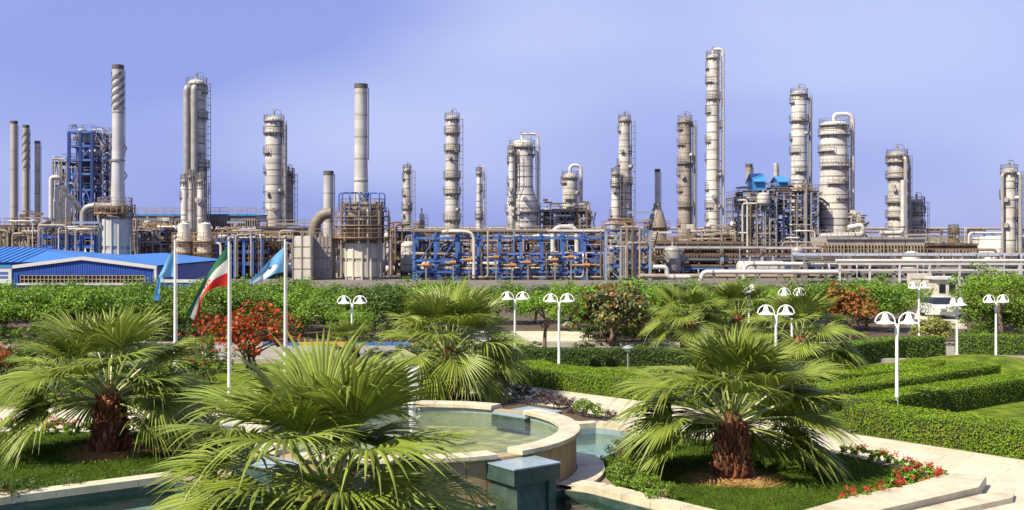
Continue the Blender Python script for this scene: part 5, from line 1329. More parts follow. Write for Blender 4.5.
g1 = G(110, 452); palm('broad fan palm standing on the left lawn', g1.x, g1.y, 1.45, 0.44, 1.08, 40, 101, gap=0.75, low=-6, dead=3)
palm('nearest fan palm, cut by the lower edge of the picture', X(331, 18.2), 18.2, 1.55, 0.42, 1.10, 46, 102, clear=0.15, low=-16, mulch=False, dead=1)
g3 = G(448, 399); palm('fan palm behind the round basin', g3.x, g3.y, 1.55, 0.42, 1.08, 40, 103, low=-16, mulch=False)
g4 = G(732, 478); palm('fan palm with a thick red-brown trunk in the right bed', g4.x, g4.y, 1.3, 0.41, 1.04, 40, 104, gap=1.0, low=-6, dead=3)
palm('fan palm half hidden behind the right-hand one', X(800, 44.0), 44.0, 1.6, 0.4, 0.9, 30, 105, low=-16, mulch=False)
palm('small far fan palm left of the white twin lamps', X(688, 54), 54, 1.6, 0.35, 0.82, 26, 106, low=4, mulch=False, dead=0)
palm('small far fan palm behind the white twin lamps', X(738, 56), 56, 1.7, 0.35, 0.85, 26, 107, low=4, mulch=False, dead=0)
palm('far fan palm at the left behind the red shrub', X(352, 48.5), 48.5, 0.9, 0.3, 0.5, 16, 108, low=14, mulch=False, dead=0)

# ------------------------------------------------------------------ trees and shrubs
def crown_points(rx, ry, rz, zc, nclump, per, rng, shell=0.55, flat=0.0):
    """leaf points gathered in clumps spread through an ellipsoid"""
    d = rng.normal(0, 1, (nclump, 3)); d /= np.linalg.norm(d, axis=1, keepdims=True)
    d[:, 2] = np.where(d[:, 2] < -0.55, -d[:, 2] * 0.6, d[:, 2])
    r = rng.uniform(shell, 1.0, (nclump, 1)) * (1 + 0.16 * np.sin(3 * np.arctan2(d[:, 1:2], d[:, 0:1]) + rng.uniform(0, 6)))
    C = d * r * np.array([rx, ry, rz]) + np.array([0, 0, zc])
    cr = 0.30 * min(rx, ry, rz) * rng.uniform(0.7, 1.35, (nclump, 1, 1)) * np.array([1.25, 1.25, 0.75])
    o = rng.normal(0, 1, (nclump, per, 3)); o /= np.linalg.norm(o, axis=2, keepdims=True)
    P = C[:, None, :] + o * cr * np.cbrt(rng.uniform(0.15, 1, (nclump, per, 1)))
    N = o * 0.7 + d[:, None, :] * 0.5 + np.array([0, 0, 0.5])
    P[..., 2] = np.maximum(P[..., 2], 0.06)
    return P.reshape(-1, 3), N.reshape(-1, 3), C
def trunk_mesh(H, R, C, rng, m, nlimb=7, stems=1):
    b = MB()
    for s in range(stems):
        ox, oy = (0, 0) if stems == 1 else (rng.uniform(-0.25, 0.25), rng.uniform(-0.2, 0.2))
        pts = [Vector((ox + rng.normal(0, 0.03), oy + rng.normal(0, 0.03), H * i / 4 - 0.05)) for i in range(5)]
        b.tube(pts, [R * (1.2 - 0.5 * i / 4) for i in range(5)], 7)
        for k in range(nlimb):
            c = Vector(C[rng.integers(len(C))]); a = pts[3] if k % 2 else pts[4]
            mid_ = a.lerp(c, 0.5) + Vector((0, 0, 0.12))
            b.tube([a, mid_, c], [R * 0.5, R * 0.34, R * 0.14], 5)
    return b.mesh('trunk', m, True)
def make_tree_mesh(seed, rx, ry, rz, zc, ncl, per, size, ml, trunkH, R, mb=M_BARK, extra=None, stems=1, aspect=0.5):
    rng = np.random.default_rng(seed)
    P, N, C = crown_points(rx, ry, rz, zc, ncl, per, rng)
    parts = [('crown', leaves('crown', P, N, size, ml, rng, aspect, 0.7))]
    if extra:
        em, frac, zmin, nm, sz = extra
        sel = (rng.random(len(P)) < frac) & (P[:, 2] > zmin)
        parts.append((nm, leaves(nm, P[sel] + N[sel] * 0.06, N[sel], sz, em, rng, 0.7, 0.8)))
    parts.append(('trunk', trunk_mesh(trunkH, R, C, rng, mb, 8, stems)))
    return parts
def place_tree(name, label, cat, parts, x, y, rz=0.0, s=1.0, sz=1.0, group=None):
    th = thing(name, label, cat, (x, y, 0), group, rz); th.scale = (s, s, s * sz)
    for nm, me in parts: link(nm, me, th)
    return th

# belt of small leafy trees between road and plant
belt = [make_tree_mesh(200 + i, 2.2, 1.9, 1.45, 1.62, 90, 70, 0.16, (M_LEAF1, M_LEAF2, M_LEAF1, M_LEAF3, M_LEAF2)[i], 1.0, 0.10) for i in range(5)]
rb = random.Random(9); UNDER = []
for row, (Y0, step, sc) in enumerate(((64.2, 2.5, 1.06), (69.2, 2.6, 1.02), (75.0, 2.8, 0.96))):
    x = -0.5 * Y0
    while x < 0.5 * Y0:
        xx, y = x + rb.uniform(-0.5, 0.5), Y0 + rb.uniform(-0.9, 0.9); x += step
        u = 512 + xx * FPX / y; k = rb.choice((0, 0, 1, 2, 4, 3))
        if (892 < u < 968 if row < 2 else 905 < u < 960) or (row == 0 and 822 < u < 878) or (row < 2 and 478 < u < 572) or (row == 0 and 790 < u < 905 and rb.random() < 0.4): continue
        nm = ('mid green', 'bright green', 'mid green', 'dark green', 'bright green')[k]
        place_tree('belt_tree', '%s leafy tree in the %s row before the plant' % (nm, ('front', 'middle', 'back')[row]), 'tree', belt[k], xx, y, rb.uniform(0, 6.28), sc * rb.uniform(0.93, 1.08), rb.uniform(0.92, 1.03), 'trees of the belt before the plant')

for j in range(46):
    xx = -31 + j * 1.42 + rb.uniform(-0.4, 0.4); y = 61.4 + rb.uniform(-0.3, 0.8); u = 512 + xx * FPX / y
    if 478 < u < 572 or 300 < u < 350 or 888 < u < 972 or 825 < u < 875: continue
    UNDER.append((xx, y, rb.choice((0, 0, 1)), rb.uniform(0.9, 1.5)))
# named trees
sea = make_tree_mesh(301, 2.5, 2.2, 1.5, 1.75, 80, 40, 0.26, mat('almond_leaf', (0.11, 0.14, 0.035), 0.45, 0, 0.3, 1.0, island=0.5, transl=0.2, hue=0.03), 1.3, 0.14, M_BARK, (M_LEAFRU, 0.20, 0.6, 'russet_leaves', 0.24), aspect=0.6)
g = G(612, 346); place_tree('almond_tree', 'wide almond tree with russet and green leaves behind the path hedge', 'tree', sea, g.x, g.y)
red = make_tree_mesh(302, 2.2, 1.9, 1.4, 1.55, 60, 32, 0.13, M_LEAF1, 0.9, 0.09, M_BARK, (M_LEAFR, 0.75, 0.2, 'red_leaves', 0.19), stems=3, aspect=0.45)
g = G(252, 373); place_tree('red_shrub', 'large flame-red leafed shrub behind the flagpoles', 'shrub', red, g.x, g.y)
redf = make_tree_mesh(303, 1.35, 1.3, 1.35, 1.8, 50, 34, 0.16, M_LEAF1, 1.0, 0.09, M_BARK, (M_LEAFRU, 0.85, 0.4, 'russet_leaves', 0.2))
place_tree('russet_tree', 'red-leafed small tree behind the hedges on the right', 'tree', redf, X(850, 61.5), 61.5)
place_tree('red_shrub', 'red shrub cut by the left edge of the picture', 'shrub', red, X(2, 47), 47, 1.2, 0.42)
place_tree('red_shrub', 'tiny red shrub at the right edge between the hedges', 'shrub', red, X(1014, 43), 43, 2.2, 0.2)
fea = make_tree_mesh(304, 1.9, 1.8, 0.95, 2.5, 70, 60, 0.12, M_LEAF2, 2.0, 0.10, M_BARK)
g = G(545, 359); place_tree('feathery_tree', 'bright green flat-topped tree left of the single twin lamp', 'tree', fea, g.x, g.y)
g = G(352, 356); place_tree('feathery_tree', 'bright green flat-topped little tree right of the flagpoles', 'tree', fea, g.x, g.y, 1.0, 0.72)
place_tree('feathery_tree', 'bright green tree at the right edge behind the lamps', 'tree', fea, X(1000, 58.5), 58.5, 2.0, 1.25)
place_tree('feathery_tree', 'bright green tree between the two right-hand lamps', 'tree', fea, X(984, 63.0), 63.0, 4.0, 1.0)
yel = make_tree_mesh(305, 1.25, 1.2, 0.75, 0.75, 45, 36, 0.16, M_LEAF4, 0.5, 0.07, M_BARK, stems=3)
g = G(934, 344); place_tree('variegated_shrub', 'yellow-green variegated shrub on the mound between the lamps', 'shrub', yel, g.x, g.y)
shr = [make_tree_mesh(310 + k, 0.75, 0.7, 0.45, 0.42, 26, 34, 0.10, (M_LEAF3, M_LEAF1, M_LEAF2, M_LEAFP)[k], 0.3, 0.03, M_BARK, stems=3) for k in range(4)]
KN = ('dark green', 'mid green', 'bright green', 'purple-brown')
rs = random.Random(15)
def shrub(k, x, y, s, where, group): return place_tree('low_shrub', '%s low shrub %s' % (KN[k], where), 'shrub', shr[k], x, y, rs.uniform(0, 6.28), s, 1.0, group)
for (xx, y, k, sc) in UNDER: shrub(k, xx, y, sc, 'under the belt trees beside the road', 'low shrubs under the belt trees')
# bed right of the basin
for k, u, v, s in ((0, 622, 463, 0.6), (1, 626, 453, 0.55), (0, 640, 451, 0.55), (1, 619, 478, 0.5), (2, 626, 474, 0.5), (1, 628, 488, 0.7), (2, 645, 496, 0.6), (1, 662, 503, 0.6), (0, 665, 450, 0.55), (0, 690, 446, 0.6), (1, 640, 480, 0.45), (2, 622, 492, 0.4), (0, 790, 449, 0.55), (0, 770, 447, 0.5)):
    g = G(u, v); shrub(k, g.x, g.y, s, 'in the right-hand bed beside the basin' if u < 680 else 'at the back edge of the right-hand bed', 'low shrubs of the right-hand bed')
# strip between basin and path
for k, u, v, s in ((3, 470, 396, 0.7), (3, 492, 398, 0.75), (3, 520, 400, 0.7), (3, 540, 404, 0.65), (3, 556, 409, 0.65), (3, 572, 413, 0.6), (2, 587, 418, 0.75), (2, 598, 419, 0.45), (3, 609, 420, 0.4), (3, 440, 395, 0.7), (3, 400, 394, 0.7)):
    g = G(u, v); shrub(k, g.x, g.y, s, 'between the round basin and the path', 'low shrubs behind the basin')
sheet('soil_strip', [(-7.5, 41.2), (-4, 41.5), (-0.8, 40.6), (1.4, 38.4), (3.4, 35.9), (2.7, 35.0), (0.6, 36.6), (-2.5, 38.2), (-7, 38.6)], 0.014, M_SOIL)
# left bed edges
for k, u, v, s in ((0, 8, 500, 0.6), (0, 30, 496, 0.5), (0, 70, 490, 0.4), (1, 140, 478, 0.3), (0, 215, 420, 0.7), (0, 240, 416, 0.8), (0, 190, 424, 0.6), (1, 265, 412, 0.8), (0, 300, 404, 0.8), (1, 168, 428, 0.5)):
    g = G(u, v); shrub(k, g.x, g.y, s, 'along the edge of the left lawn' , 'low shrubs of the left lawn')
for k, u, v, s in ((0, 20, 392, 1.0), (0, 60, 386, 1.1), (1, 30, 372, 1.2), (0, 100, 384, 1.0), (0, 140, 380, 1.1), (1, 175, 378, 1.0), (0, 205, 384, 0.8), (2, 320, 368, 0.8), (0, 380, 366, 0.9), (0, 400, 370, 1.0), (0, 480, 366, 1.1), (0, 505, 362, 1.1), (0, 530, 360, 1.0), (1, 90, 364, 1.3), (0, 15, 355, 1.2), (0, 55, 352, 1.2), (0, 190, 366, 1.3), (1, 215, 372, 1.2), (0, 160, 368, 1.3), (0, 125, 371, 1.3), (1, 70, 372, 1.4), (0, 40, 362, 1.4), (0, 10, 376, 1.3), (2, 200, 358, 1.4), (0, 295, 378, 1.0), (0, 310, 386, 0.9), (1, 180, 396, 0.9), (0, 130, 400, 0.9), (0, 60, 402, 0.9), (0, 415, 362, 1.2), (1, 430, 360, 1.2), (0, 455, 356, 1.1), (0, 560, 362, 0.8), (0, 585, 358, 0.9), (1, 640, 358, 0.9), (0, 665, 362, 0.9), (0, 690, 364, 0.9), (1, 720, 368, 0.9)):
    g = G(u, v); shrub(k, g.x, g.y, s, 'in the garden strip before the road', 'low shrubs before the road')
# flowering clumps
def flower_parts(seed, mf):
    rng = np.random.default_rng(seed); P, N, C = crown_points(0.27, 0.25, 0.16, 0.15, 12, 22, rng)
    a = rng.uniform(0, 2 * PI, 5); r = rng.uniform(0.05, 0.28, 5); B = np.stack([r * np.cos(a), r * np.sin(a), rng.uniform(0.27, 0.35, 5)], 1)
    FP = (B[:, None, :] + rng.normal(0, 0.032, (5, 12, 3))).reshape(-1, 3)
    return [('foliage', leaves('foliage', P, N, 0.075, M_LEAF2, rng, 0.75, 0.7)), ('blossoms', leaves('blossoms', FP, np.tile((0, -0.3, 1.0), (len(FP), 1)), 0.047, mf, rng, 0.9, 0.7))]
fl = [flower_parts(400 + k, M_FLOWER) for k in range(3)]; fp = [flower_parts(410 + k, M_FLOWERP) for k in range(2)]
edge = [(846, 456), (862, 459), (880, 463), (893, 466), (908, 471), (915, 474), (925, 476), (935, 480), (942, 485), (930, 489), (918, 491), (905, 494), (897, 491), (889, 498), (874, 501), (861, 505), (848, 509), (912, 483), (900, 482)]
for j, (u, v) in enumerate(edge):
    g = G(u, v); place_tree('geranium', 'red geranium clump edging the right-hand bed by the %s' % ('path' if j < 9 else 'steps'), 'flowers', fl[j % 3], g.x, g.y, rs.uniform(0, 6.28), rs.uniform(0.85, 1.15), 1.0, 'red geraniums of the right-hand bed')
for j in range(16):
    u = 4 + j * 14 + rs.uniform(-4, 4); g = G(u, 431 + rs.uniform(-2, 4)); place_tree('geranium', 'pinkish flower clump along the back of the left lawn', 'flowers', fp[j % 2] if j % 3 else fl[0], g.x, g.y, rs.uniform(0, 6.28), rs.uniform(0.9, 1.3), 1.0, 'pink flowers of the left lawn')

# ------------------------------------------------------------------ hedges
def hedge(label, pts, w, h, seed, dens=800, leaf=0.056, m=None, group='clipped hedges'):
    rng = np.random.default_rng(seed); o0 = Vector((*pts[0], 0))
    th = thing('clipped_hedge', label, 'hedge', o0, group)
    # resample the centre line
    P = [Vector((*p, 0)) for p in pts]; line = [P[0]]
    for a, b in zip(P, P[1:]):
        n = max(1, int((b - a).length / 0.5)); line += [a + (b - a) * (i + 1) / n for i in range(n)]
    q = MB(); vs = []; n = len(line)
    L = []; Rr = []
    for i, p in enumerate(line):
        d = (line[min(i + 1, n - 1)] - line[max(i - 1, 0)]).normalized(); s = Vector((-d.y, d.x, 0))
        wob = 1 + rng.normal(0, 0.02)
        L.append(p + s * w / 2 * wob - o0); Rr.append(p - s * w / 2 * wob - o0)
    k = 0.10
    for i in range(n):
        c = (L[i] + Rr[i]) / 2; hh = h * (1 + rng.normal(0, 0.015))
        for p, z in ((L[i], 0), (L[i], hh - k), (c.lerp(L[i], 0.86), hh - 0.04), (c.lerp(Rr[i], 0.86), hh - 0.04), (Rr[i], hh - k), (Rr[i], 0)):
            pp = c.lerp(p, 0.93); vs.append((pp.x, pp.y, z))
    fs = []
    for i in range(n - 1):
        for j in range(5): fs.append((i * 6 + j, i * 6 + j + 1, (i + 1) * 6 + j + 1, (i + 1) * 6 + j))
    fs.append((0, 1, 2, 3, 4, 5)); fs.append(tuple((n - 1) * 6 + j for j in (5, 4, 3, 2, 1, 0)))
    q.add(vs, fs); q.build('branch_core', M_CORE, th)
    PP, NN = [], []
    def quad(a, b, c, d, nrm):
        ar = max((b - a).length, (c - d).length) * (d - a).length; m_ = int(ar * dens) + 1
        s, t = rng.random(m_), rng.random(m_)
        A = np.array([a, b, c, d], float)
        pts_ = (1 - t)[:, None] * ((1 - s)[:, None] * A[0] + s[:, None] * A[1]) + t[:, None] * ((1 - s)[:, None] * A[3] + s[:, None] * A[2])
        pts_ += rng.normal(0, 0.018, pts_.shape); PP.append(pts_); NN.append(np.tile(np.array(nrm, float), (m_, 1)))
    for i in range(n - 1):
        up = Vector((0, 0, h)); l0, l1, r0, r1 = L[i], L[i + 1], Rr[i], Rr[i + 1]
        d = (l1 - l0).normalized(); s = Vector((-d.y, d.x, 0))
        quad(l0 + up, l1 + up, r1 + up, r0 + up, (0, 0, 1)); quad(l0, l1, l1 + up, l0 + up, s); quad(r0, r1, r1 + up, r0 + up, -s)
    for (a, b, sgn) in ((L[0], Rr[0], -1), (L[-1], Rr[-1], 1)):
        d = (line[1] - line[0]).normalized() if sgn < 0 else (line[-1] - line[-2]).normalized()
        quad(a, b, b + Vector((0, 0, h)), a + Vector((0, 0, h)), d * sgn)
    P_, N_ = np.concatenate(PP), np.concatenate(NN)
    leaves('foliage', P_, N_, leaf, m or M_LEAFH, rng, 0.65, 0.5, th)
    return th
def offs(a, b, d):
    a, b = Vector(a), Vector(b); t = (b - a).normalized(); s = Vector((-t.y, t.x)); return tuple(a + s * d), tuple(b + s * d)
a, b = offs(G(516, 385).xy, G(700, 409).xy, 0.95); hedge('clipped hedge along the far side of the path, left of the right-hand palm', [(a[0] - 0.4, a[1] + 1.6), a, b], 1.9, 0.72, 1)
a, b = offs(G(850, 433).xy, G(1090, 470).xy, 0.7); hedge('nearest clipped hedge along the path on the right', [a, b], 1.4, 0.80, 2)
hedge('clipped hedge running back from the near corner on the right', [(a[0] + 0.3, a[1] + 1.1), (12.6, 36.2), (18.8, 40.8), (24, 44.5)], 1.3, 0.80, 3)
hedge('second slanting clipped hedge behind the near corner', [(7.6, 36.0), (10.7, 37.9), (13.5, 39.9), (19.2, 44.6)], 1.3, 0.80, 4)
hedge('curved clipped hedge left of the grass mound', [(10.6, 41.2), (13.2, 41.8), (15.6, 43.2), (17.2, 45.6)], 1.5, 0.85, 5)
hedge('dark clipped hedge behind the mound, left of the variegated shrub', [(13.5, 48.2), (16.0, 51.4), (18.6, 53.4), (21.0, 54.2)], 1.1, 1.0, 6, dens=420, leaf=0.08, m=M_LEAF1)
hedge('long dark hedge behind the lamps at the right edge', [(22.6, 55.8), (26, 55.2), (32, 54.2)], 1.2, 0.95, 7, dens=420, leaf=0.08, m=M_LEAF1)
hedge('low hedge before the road behind the single twin lamp', [(-1.5, 50.8), (3, 50.8), (9.0, 50.6)], 1.0, 0.75, 8, dens=420, leaf=0.08, m=M_LEAF3)
hedge('hedge hidden behind the right-hand palm', [(8.4, 46.0), (12.5, 46.6)], 1.4, 0.9, 9, dens=420, leaf=0.08)
hedge('low hedge before the road at the left', [(-30, 48.5), (-24, 48.6), (-14.0, 48.6)], 1.2, 0.9, 10, dens=380, leaf=0.08, m=M_LEAF3)

# ------------------------------------------------------------------ twin lamps
def lamp_parts():
    th = thing('twin_lamp', 'x', 'lamp', (0, 0, 0), 'white twin bell lamps')
    q = MB(); q.lathe([(0.14, 0), (0.14, 0.06), (0.075, 0.10), (0.055, 0.5), (0.048, 2.45), (0.065, 2.5), (0.065, 2.78), (0.03, 2.86), (0.01, 2.88)], 14); q.build('pole', M_LAMPW, th, True)
    for s in (-1, 1):
        q = MB(); r = 0.29; cx = s * 0.345
        pts = [Vector((s * 0.045, 0, 2.6)), Vector((s * 0.055, 0, 2.86))] + [Vector((cx - s * r * math.cos(t), 0, 2.92 + r * math.sin(t))) for t in np.linspace(0, PI, 13)]
        q.tube(pts, 0.019, 8); q.build('hoop_arm', M_LAMPW, th, True)
        q = MB(); q.lathe([(0.01, 3.21), (0.05, 3.20), (0.08, 3.12), (0.10, 3.03), (0.145, 2.96), (0.235, 2.925), (0.26, 2.895), (0.255, 2.88), (0.215, 2.91), (0.13, 2.945)], 18, (cx, 0)); sh = q.build('bell_shade', M_LAMPW, th, True)
        q = MB(); q.lathe([(0.01, 2.79), (0.06, 2.80), (0.095, 2.85), (0.10, 2.90), (0.09, 2.94)], 12, (cx, 0)); q.build('globe', M_LAMPW, sh, True)
    return th
lamp0 = lamp_parts()
LAMPS = [(897, 311, 35.2, 0.0, 'white twin bell lamp at the near hedge corner'), (957, 297, 48.0, 0.75, 'white twin bell lamp left of the rightmost one'), (996, 294, 50.0, 0.2, 'rightmost white twin bell lamp'),
         (559, 293, 48.5, 0.0, 'white twin bell lamp beside the almond tree'), (515, 291, 51.0, 0.15, 'white twin bell lamp left of the flat-topped tree'), (352, 295, 49.0, 0.1, 'white twin bell lamp right of the flagpoles'),
         (776, 304, 40.5, 0.0, 'white twin bell lamp behind the fronds of the right-hand palm'), (792, 287, 51.5, 0.2, 'small far white twin bell lamp above the right-hand palm'), (749, 284, 55.5, 0.9, 'small far white twin bell lamp between the far palms'),
         (919, 281, 60.5, 0.3, 'small far white twin bell lamp by the gate')]
for k, (u, vt, Y, rz, lab) in enumerate(LAMPS):
    o = lamp0
    if k: o = copy_tree(lamp0, (0, 0, 0), rz, lab)
    else: o.rotation_euler = (0, 0, rz); o['label'] = lab
    o.location = (X(u, Y), Y, 0); sc = Z(vt, Y) / 3.25; o.scale = (sc, sc, sc)
def bollard(label, u, v):
    g = G(u, v); th = thing('garden_light', label, 'garden light', (g.x, g.y, 0), 'low garden lights')
    q = MB(); q.lathe([(0.10, 0), (0.10, 0.04), (0.045, 0.06), (0.04, 0.72), (0.07, 0.74), (0.07, 0.78)], 10); q.build('post', M_STEEL, th, True)
    q = MB(); q.lathe([(0.08, 0.78), (0.11, 0.86), (0.08, 0.95), (0.01, 0.95)], 12); q.build('globe', M_LAMPW, th, True)
    q = MB(); q.lathe([(0.26, 0.94), (0.25, 0.97), (0.10, 1.04), (0.01, 1.08)], 14); q.build('cap', M_GREYBLUE, th, True)
bollard('low mushroom garden light before the almond tree', 628, 369); bollard('low mushroom garden light behind the right-hand palm', 789, 402)

# ------------------------------------------------------------------ flags
def flag_mat(name, kind):
    m = bpy.data.materials.new(name); m.use_nodes = True; n, l = m.node_tree.nodes, m.node_tree.links
    p = n['Principled BSDF']; p.inputs['Roughness'].default_value = 0.75
    uv = n.new('ShaderNodeUVMap'); sp = n.new('ShaderNodeSeparateXYZ'); l.new(uv.outputs[0], sp.inputs[0])
    cr = n.new('ShaderNodeValToRGB'); cr.color_ramp.interpolation = 'CONSTANT'
    e = cr.color_ramp.elements
    def dist(cx, cy, sx, sy):
        a = n.new('ShaderNodeMath'); a.operation = 'SUBTRACT'; l.new(sp.outputs[0], a.inputs[0]); a.inputs[1].default_value = cx
        a2 = n.new('ShaderNodeMath'); a2.operation = 'DIVIDE'; l.new(a.outputs[0], a2.inputs[0]); a2.inputs[1].default_value = sx
        b = n.new('ShaderNodeMath'); b.operation = 'SUBTRACT'; l.new(sp.outputs[1], b.inputs[0]); b.inputs[1].default_value = cy
        b2 = n.new('ShaderNodeMath'); b2.operation = 'DIVIDE'; l.new(b.outputs[0], b2.inputs[0]); b2.inputs[1].default_value = sy
        c = n.new('ShaderNodeCombineXYZ'); l.new(a2.outputs[0], c.inputs[0]); l.new(b2.outputs[0], c.inputs[1])
        d = n.new('ShaderNodeVectorMath'); d.operation = 'LENGTH'; l.new(c.outputs[0], d.inputs[0]); return d.outputs[1]
    def lt(s, v, op='LESS_THAN'):
        a = n.new('ShaderNodeMath'); a.operation = op; l.new(s, a.inputs[0]); a.inputs[1].default_value = v; return a.outputs[0]
    def mul(a, b, op='MULTIPLY'):
        c = n.new('ShaderNodeMath'); c.operation = op; l.new(a, c.inputs[0]); l.new(b, c.inputs[1]); return c.outputs[0]
    def over(base, colour, mask):
        mx = n.new('ShaderNodeMixRGB'); mx.inputs[2].default_value = (*colour, 1); l.new(base, mx.inputs[1]); l.new(mask, mx.inputs[0]); return mx.outputs[0]
    l.new(sp.outputs[1], cr.inputs[0])
    if kind == 'tri':
        e[0].position = 0.0; e[0].color = (0.50, 0.012, 0.012, 1); e[1].position = 0.333; e[1].color = (0.62, 0.60, 0.56, 1)
        x = cr.color_ramp.elements.new(0.667); x.color = (0.01, 0.11, 0.05, 1)
        col = cr.outputs[0]
        d = dist(0.5, 0.5, 0.085, 0.14); ringm = mul(lt(d, 1.0), lt(d, 0.62, 'GREATER_THAN')); barm = lt(dist(0.5, 0.5, 0.018, 0.15), 1.0)
        col = over(col, (0.50, 0.012, 0.012), mul(ringm, barm, 'MAXIMUM'))
    else:
        e[0].position = 0.0; e[0].color = (0.12, 0.34, 0.60, 1); e[1].position = 0.5; e[1].color = (0.12, 0.34, 0.60, 1)
        col = cr.outputs[0]
        if kind == 'logo':
            d = dist(0.62, 0.36, 0.42, 0.26); col = over(col, (0.60, 0.62, 0.64), lt(d, 1.0))
            col = over(col, (0.05, 0.05, 0.10), lt(dist(0.40, 0.52, 0.045, 0.09), 1.0))
        else:
            d = dist(0.5, 0.5, 0.12, 0.2); col = over(col, (0.16, 0.33, 0.52), lt(d, 1.0))
    l.new(col, p.inputs['Base Color'])
    tr = n.new('ShaderNodeBsdfTranslucent'); l.new(col, tr.inputs[0]); ms = n.new('ShaderNodeMixShader'); ms.inputs[0].default_value = 0.3
    l.new(p.outputs[0], ms.inputs[1]); l.new(tr.outputs[0], ms.inputs[2]); l.new(ms.outputs[0], n['Material Output'].inputs[0])
    return m
def spline(pts, t):
    n = len(pts) - 1; f = min(t * n, n - 1e-6); i = int(f); k = f - i; k2 = k
    p0, p1, p2, p3 = pts[max(i - 1, 0)], pts[i], pts[i + 1], pts[min(i + 2, n)]
    return tuple(0.5 * (2 * p1[j] + (p2[j] - p0[j]) * k + (2 * p0[j] - 5 * p1[j] + 4 * p2[j] - p3[j]) * k * k + (3 * p1[j] - p0[j] - 3 * p2[j] + p3[j]) * k ** 3) for j in (0, 1))
def flag(label_pole, label_flag, u, vt, vb, m, topc, botc, ph):
    g = G(u, vb); Y = g.y
    pt = thing('flagpole', label_pole, 'flagpole', (g.x, Y, 0), 'flagpoles'); H = Z(vt, Y)
    q = MB(); q.lathe([(0.16, 0), (0.16, 0.05), (0.055, 0.09), (0.036, H - 0.12), (0.036, H - 0.06)], 12); q.build('pole', M_LAMPW, pt, True)
    q = MB(); q.lathe([(0.01, H - 0.08), (0.07, H - 0.05), (0.08, H), (0.05, H + 0.06), (0.01, H + 0.08)], 10); q.build('finial', M_STEEL, pt, True)
    q = MB(); q.tube([(0.075, 0, 1.0), (0.075, 0, H - 0.15)], 0.01, 5); q.build('halyard', M_WHITE, pt)
    q = MB(); q.box((0.08, 0, 1.05), (0.05, 0.05, 0.2)); q.build('cleat', M_STEEL, pt)
    ns, nt = 30, 14; vs = []; uvs = []
    for i in range(ns + 1):
        s = i / ns; a = spline(topc, s); b = spline(botc, s)
        for j in range(nt + 1):
            t = j / nt
            uu, vv = b[0] + (a[0] - b[0]) * t, b[1] + (a[1] - b[1]) * t
            y = 0.14 * math.sin(6.5 * s + 4.0 * t + ph) * (0.2 + s) + 0.07 * math.sin(15 * s - 5 * t + ph * 2) * s
            vs.append(((uu - u) * Y / FPX - 0.055, y, Z(vv, Y))); uvs.append((s, t))
    fs = []
    for i in range(ns):
        for j in range(nt): k = i * (nt + 1) + j; fs.append((k, k + nt + 1, k + nt + 2, k + 1))
    me = bpy.data.meshes.new('flag'); me.from_pydata(vs, [], fs); ul = me.uv_layers.new(name='UVMap')
    for lp in me.loops: ul.data[lp.index].uv = uvs[lp.vertex_index]
    me.materials.append(m); me.polygons.foreach_set('use_smooth', [True] * len(fs)); me.update()
    o = link('flag', me); o.location = (g.x, Y, 0); setp(o, label_flag, 'flag', 'flags')
FB, FBL, FT = flag_mat('blue_flag_cloth', 'plain'), flag_mat('blue_logo_flag_cloth', 'logo'), flag_mat('tricolour_flag_cloth', 'tri')
flag('white flagpole behind the left palm', 'light blue flag drooping from the leftmost flagpole', 175, 237, 404, FB, [(175, 250), (166, 264), (158, 281), (156, 300)], [(175, 277), (169, 277), (164, 281), (160, 301)], 0.3)
flag('white flagpole in the middle of the three', 'green, white and red striped flag drooping from the middle flagpole', 229, 239, 402, FT, [(229, 246), (215, 264), (199, 292), (190, 314)], [(229, 286), (216, 288), (205, 297), (197, 324)], 1.1)
flag('white flagpole before the red shrub, rightmost of the three', 'light blue flag with a white patch drooping from the rightmost flagpole', 285, 237, 392, FBL, [(285, 247), (272, 259), (258, 275), (251, 282)], [(285, 272), (276, 274), (264, 281), (253, 285)], 2.2)

# ------------------------------------------------------------------ gate, booth, car on the right
gt = thing('gate_portal', 'cream gate portal with flat lintel beyond the garden', 'gate', (X(930, 92), 92, 0))
for u0, w in ((914, 0.9), (926, 0.9)): bar(gt, 'pillar', (X(u0, 92) - gt.location.x, 0, 0), (X(u0, 92) - gt.location.x, 0, Z(277, 92)), w, M_CREAMP, 0.8)
bar(gt, 'lintel', (X(909, 92) - gt.location.x, 0, Z(276, 92)), (X(930, 92) - gt.location.x, 0, Z(276, 92)), 0.9, M_CREAMP, 0.4)
bt = thing('guard_booth', 'small cream guard booth with dark windows beyond the garden', 'booth', (X(943, 90), 90, 0))
q = MB(); q.box((0, 0, 1.2), (1.7, 1.7, 2.4)); q.build('wall', M_CREAMP, bt); q = MB(); q.box((0, 0, 2.5), (2.2, 2.2, 0.2)); q.build('roof', M_WHITE, bt)
for s in (-0.4, 0.4): bar(bt, 'window', (s, -0.86, 1.3), (s, -0.86, 2.0), 0.5, M_GLASSD, 0.06)
bar(bt, 'door', (0.86, 0, 0.05), (0.86, 0, 2.0), 0.06, M_GREYBLUE, 0.8)
sheet('gate_road', [(X(905, 71), 70.1), (X(962, 71), 70.1), (X(952, 98), 97.5), (X(918, 98), 97.5)], 0.02, M_PATH)
car = thing('white_car', 'white car facing the garden beyond the gap in the trees', 'car', (X(940, 80), 80, 0.02))
q = MB()
secs = [(-2.1, 0.45, 0.80, 0.82), (-1.95, 0.3, 0.95, 0.88), (-0.9, 0.28, 1.0, 0.90), (0.2, 0.28, 1.02, 0.9), (1.8, 0.28, 1.02, 0.9), (2.15, 0.4, 0.9, 0.82)]
vs = []; fs = []
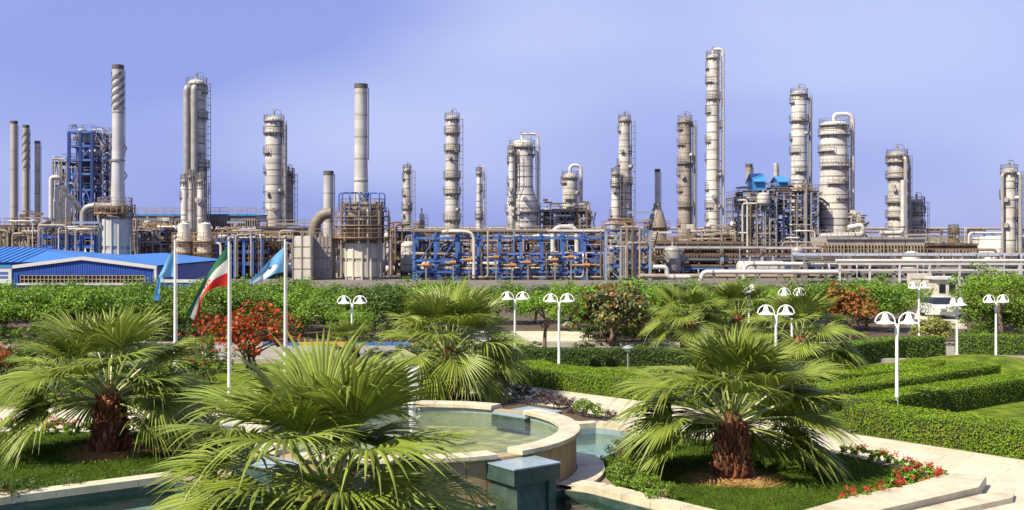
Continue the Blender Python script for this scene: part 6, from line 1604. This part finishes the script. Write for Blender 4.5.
for y, z0, z1, w in secs: vs += [(-w, y, z0), (w, y, z0), (w * 1.0, y, (z0 + z1) / 2), (w * 0.94, y, z1), (-w * 0.94, y, z1), (-w, y, (z0 + z1) / 2)]
for i in range(len(secs) - 1):
    for j in range(6): fs.append((i * 6 + j, i * 6 + (j + 1) % 6, (i + 1) * 6 + (j + 1) % 6, (i + 1) * 6 + j))
fs += [(5, 4, 3, 2, 1, 0), tuple((len(secs) - 1) * 6 + j for j in range(6))]
q.add(vs, fs); body = q.build('body', M_WHITE, car)
q = MB(); q.add([(-0.80, -1.0, 1.0), (0.80, -1.0, 1.0), (0.80, 1.6, 1.02), (-0.80, 1.6, 1.02), (-0.62, -0.3, 1.46), (0.62, -0.3, 1.46), (0.62, 1.1, 1.46), (-0.62, 1.1, 1.46)], [(0, 1, 5, 4), (1, 2, 6, 5), (2, 3, 7, 6), (3, 0, 4, 7)]); q.build('windows', M_GLASSD, car)
q = MB(); q.box((0, 0.4, 1.48), (1.3, 1.45, 0.06)); q.build('roof', M_WHITE, car)
for sx in (-0.78, 0.78):
    for y in (-1.35, 1.35): rod(car, 'wheel', (sx - 0.1, y, 0.31), (sx + 0.1, y, 0.31), 0.31, M_BLACK)
    bar(car, 'headlight', (sx * 0.72 - 0.18, -2.11, 0.68), (sx * 0.72 + 0.18, -2.11, 0.68), 0.06, M_STEEL, 0.14)
bar(car, 'bumper', (-0.8, -2.12, 0.46), (0.8, -2.12, 0.46), 0.08, M_STEEL, 0.16)

# ------------------------------------------------------------------ labels that are still shared: count them from the left
def finish_labels():
    by = {}
    for o in bpy.data.objects:
        if o.parent is None and 'label' in o: by.setdefault(o['label'], []).append(o)
    ORD = ['first', 'second', 'third', 'fourth', 'fifth', 'sixth', 'seventh', 'eighth', 'ninth', 'tenth', 'eleventh', 'twelfth', 'thirteenth', 'fourteenth', 'fifteenth', 'sixteenth', 'seventeenth', 'eighteenth', 'nineteenth', 'twentieth']
    for lab, os_ in by.items():
        if len(os_) < 2: continue
        os_.sort(key=lambda o: o.location.x / max(o.location.y, 1))
        n = len(os_)
        for i, o in enumerate(os_):
            if i < (n + 1) // 2: t = ORD[i] + ' from the left' if i else 'leftmost'
            else: t = ORD[n - 1 - i] + ' from the right' if n - 1 - i else 'rightmost'
            o['label'] = lab + ', ' + t
finish_labels()
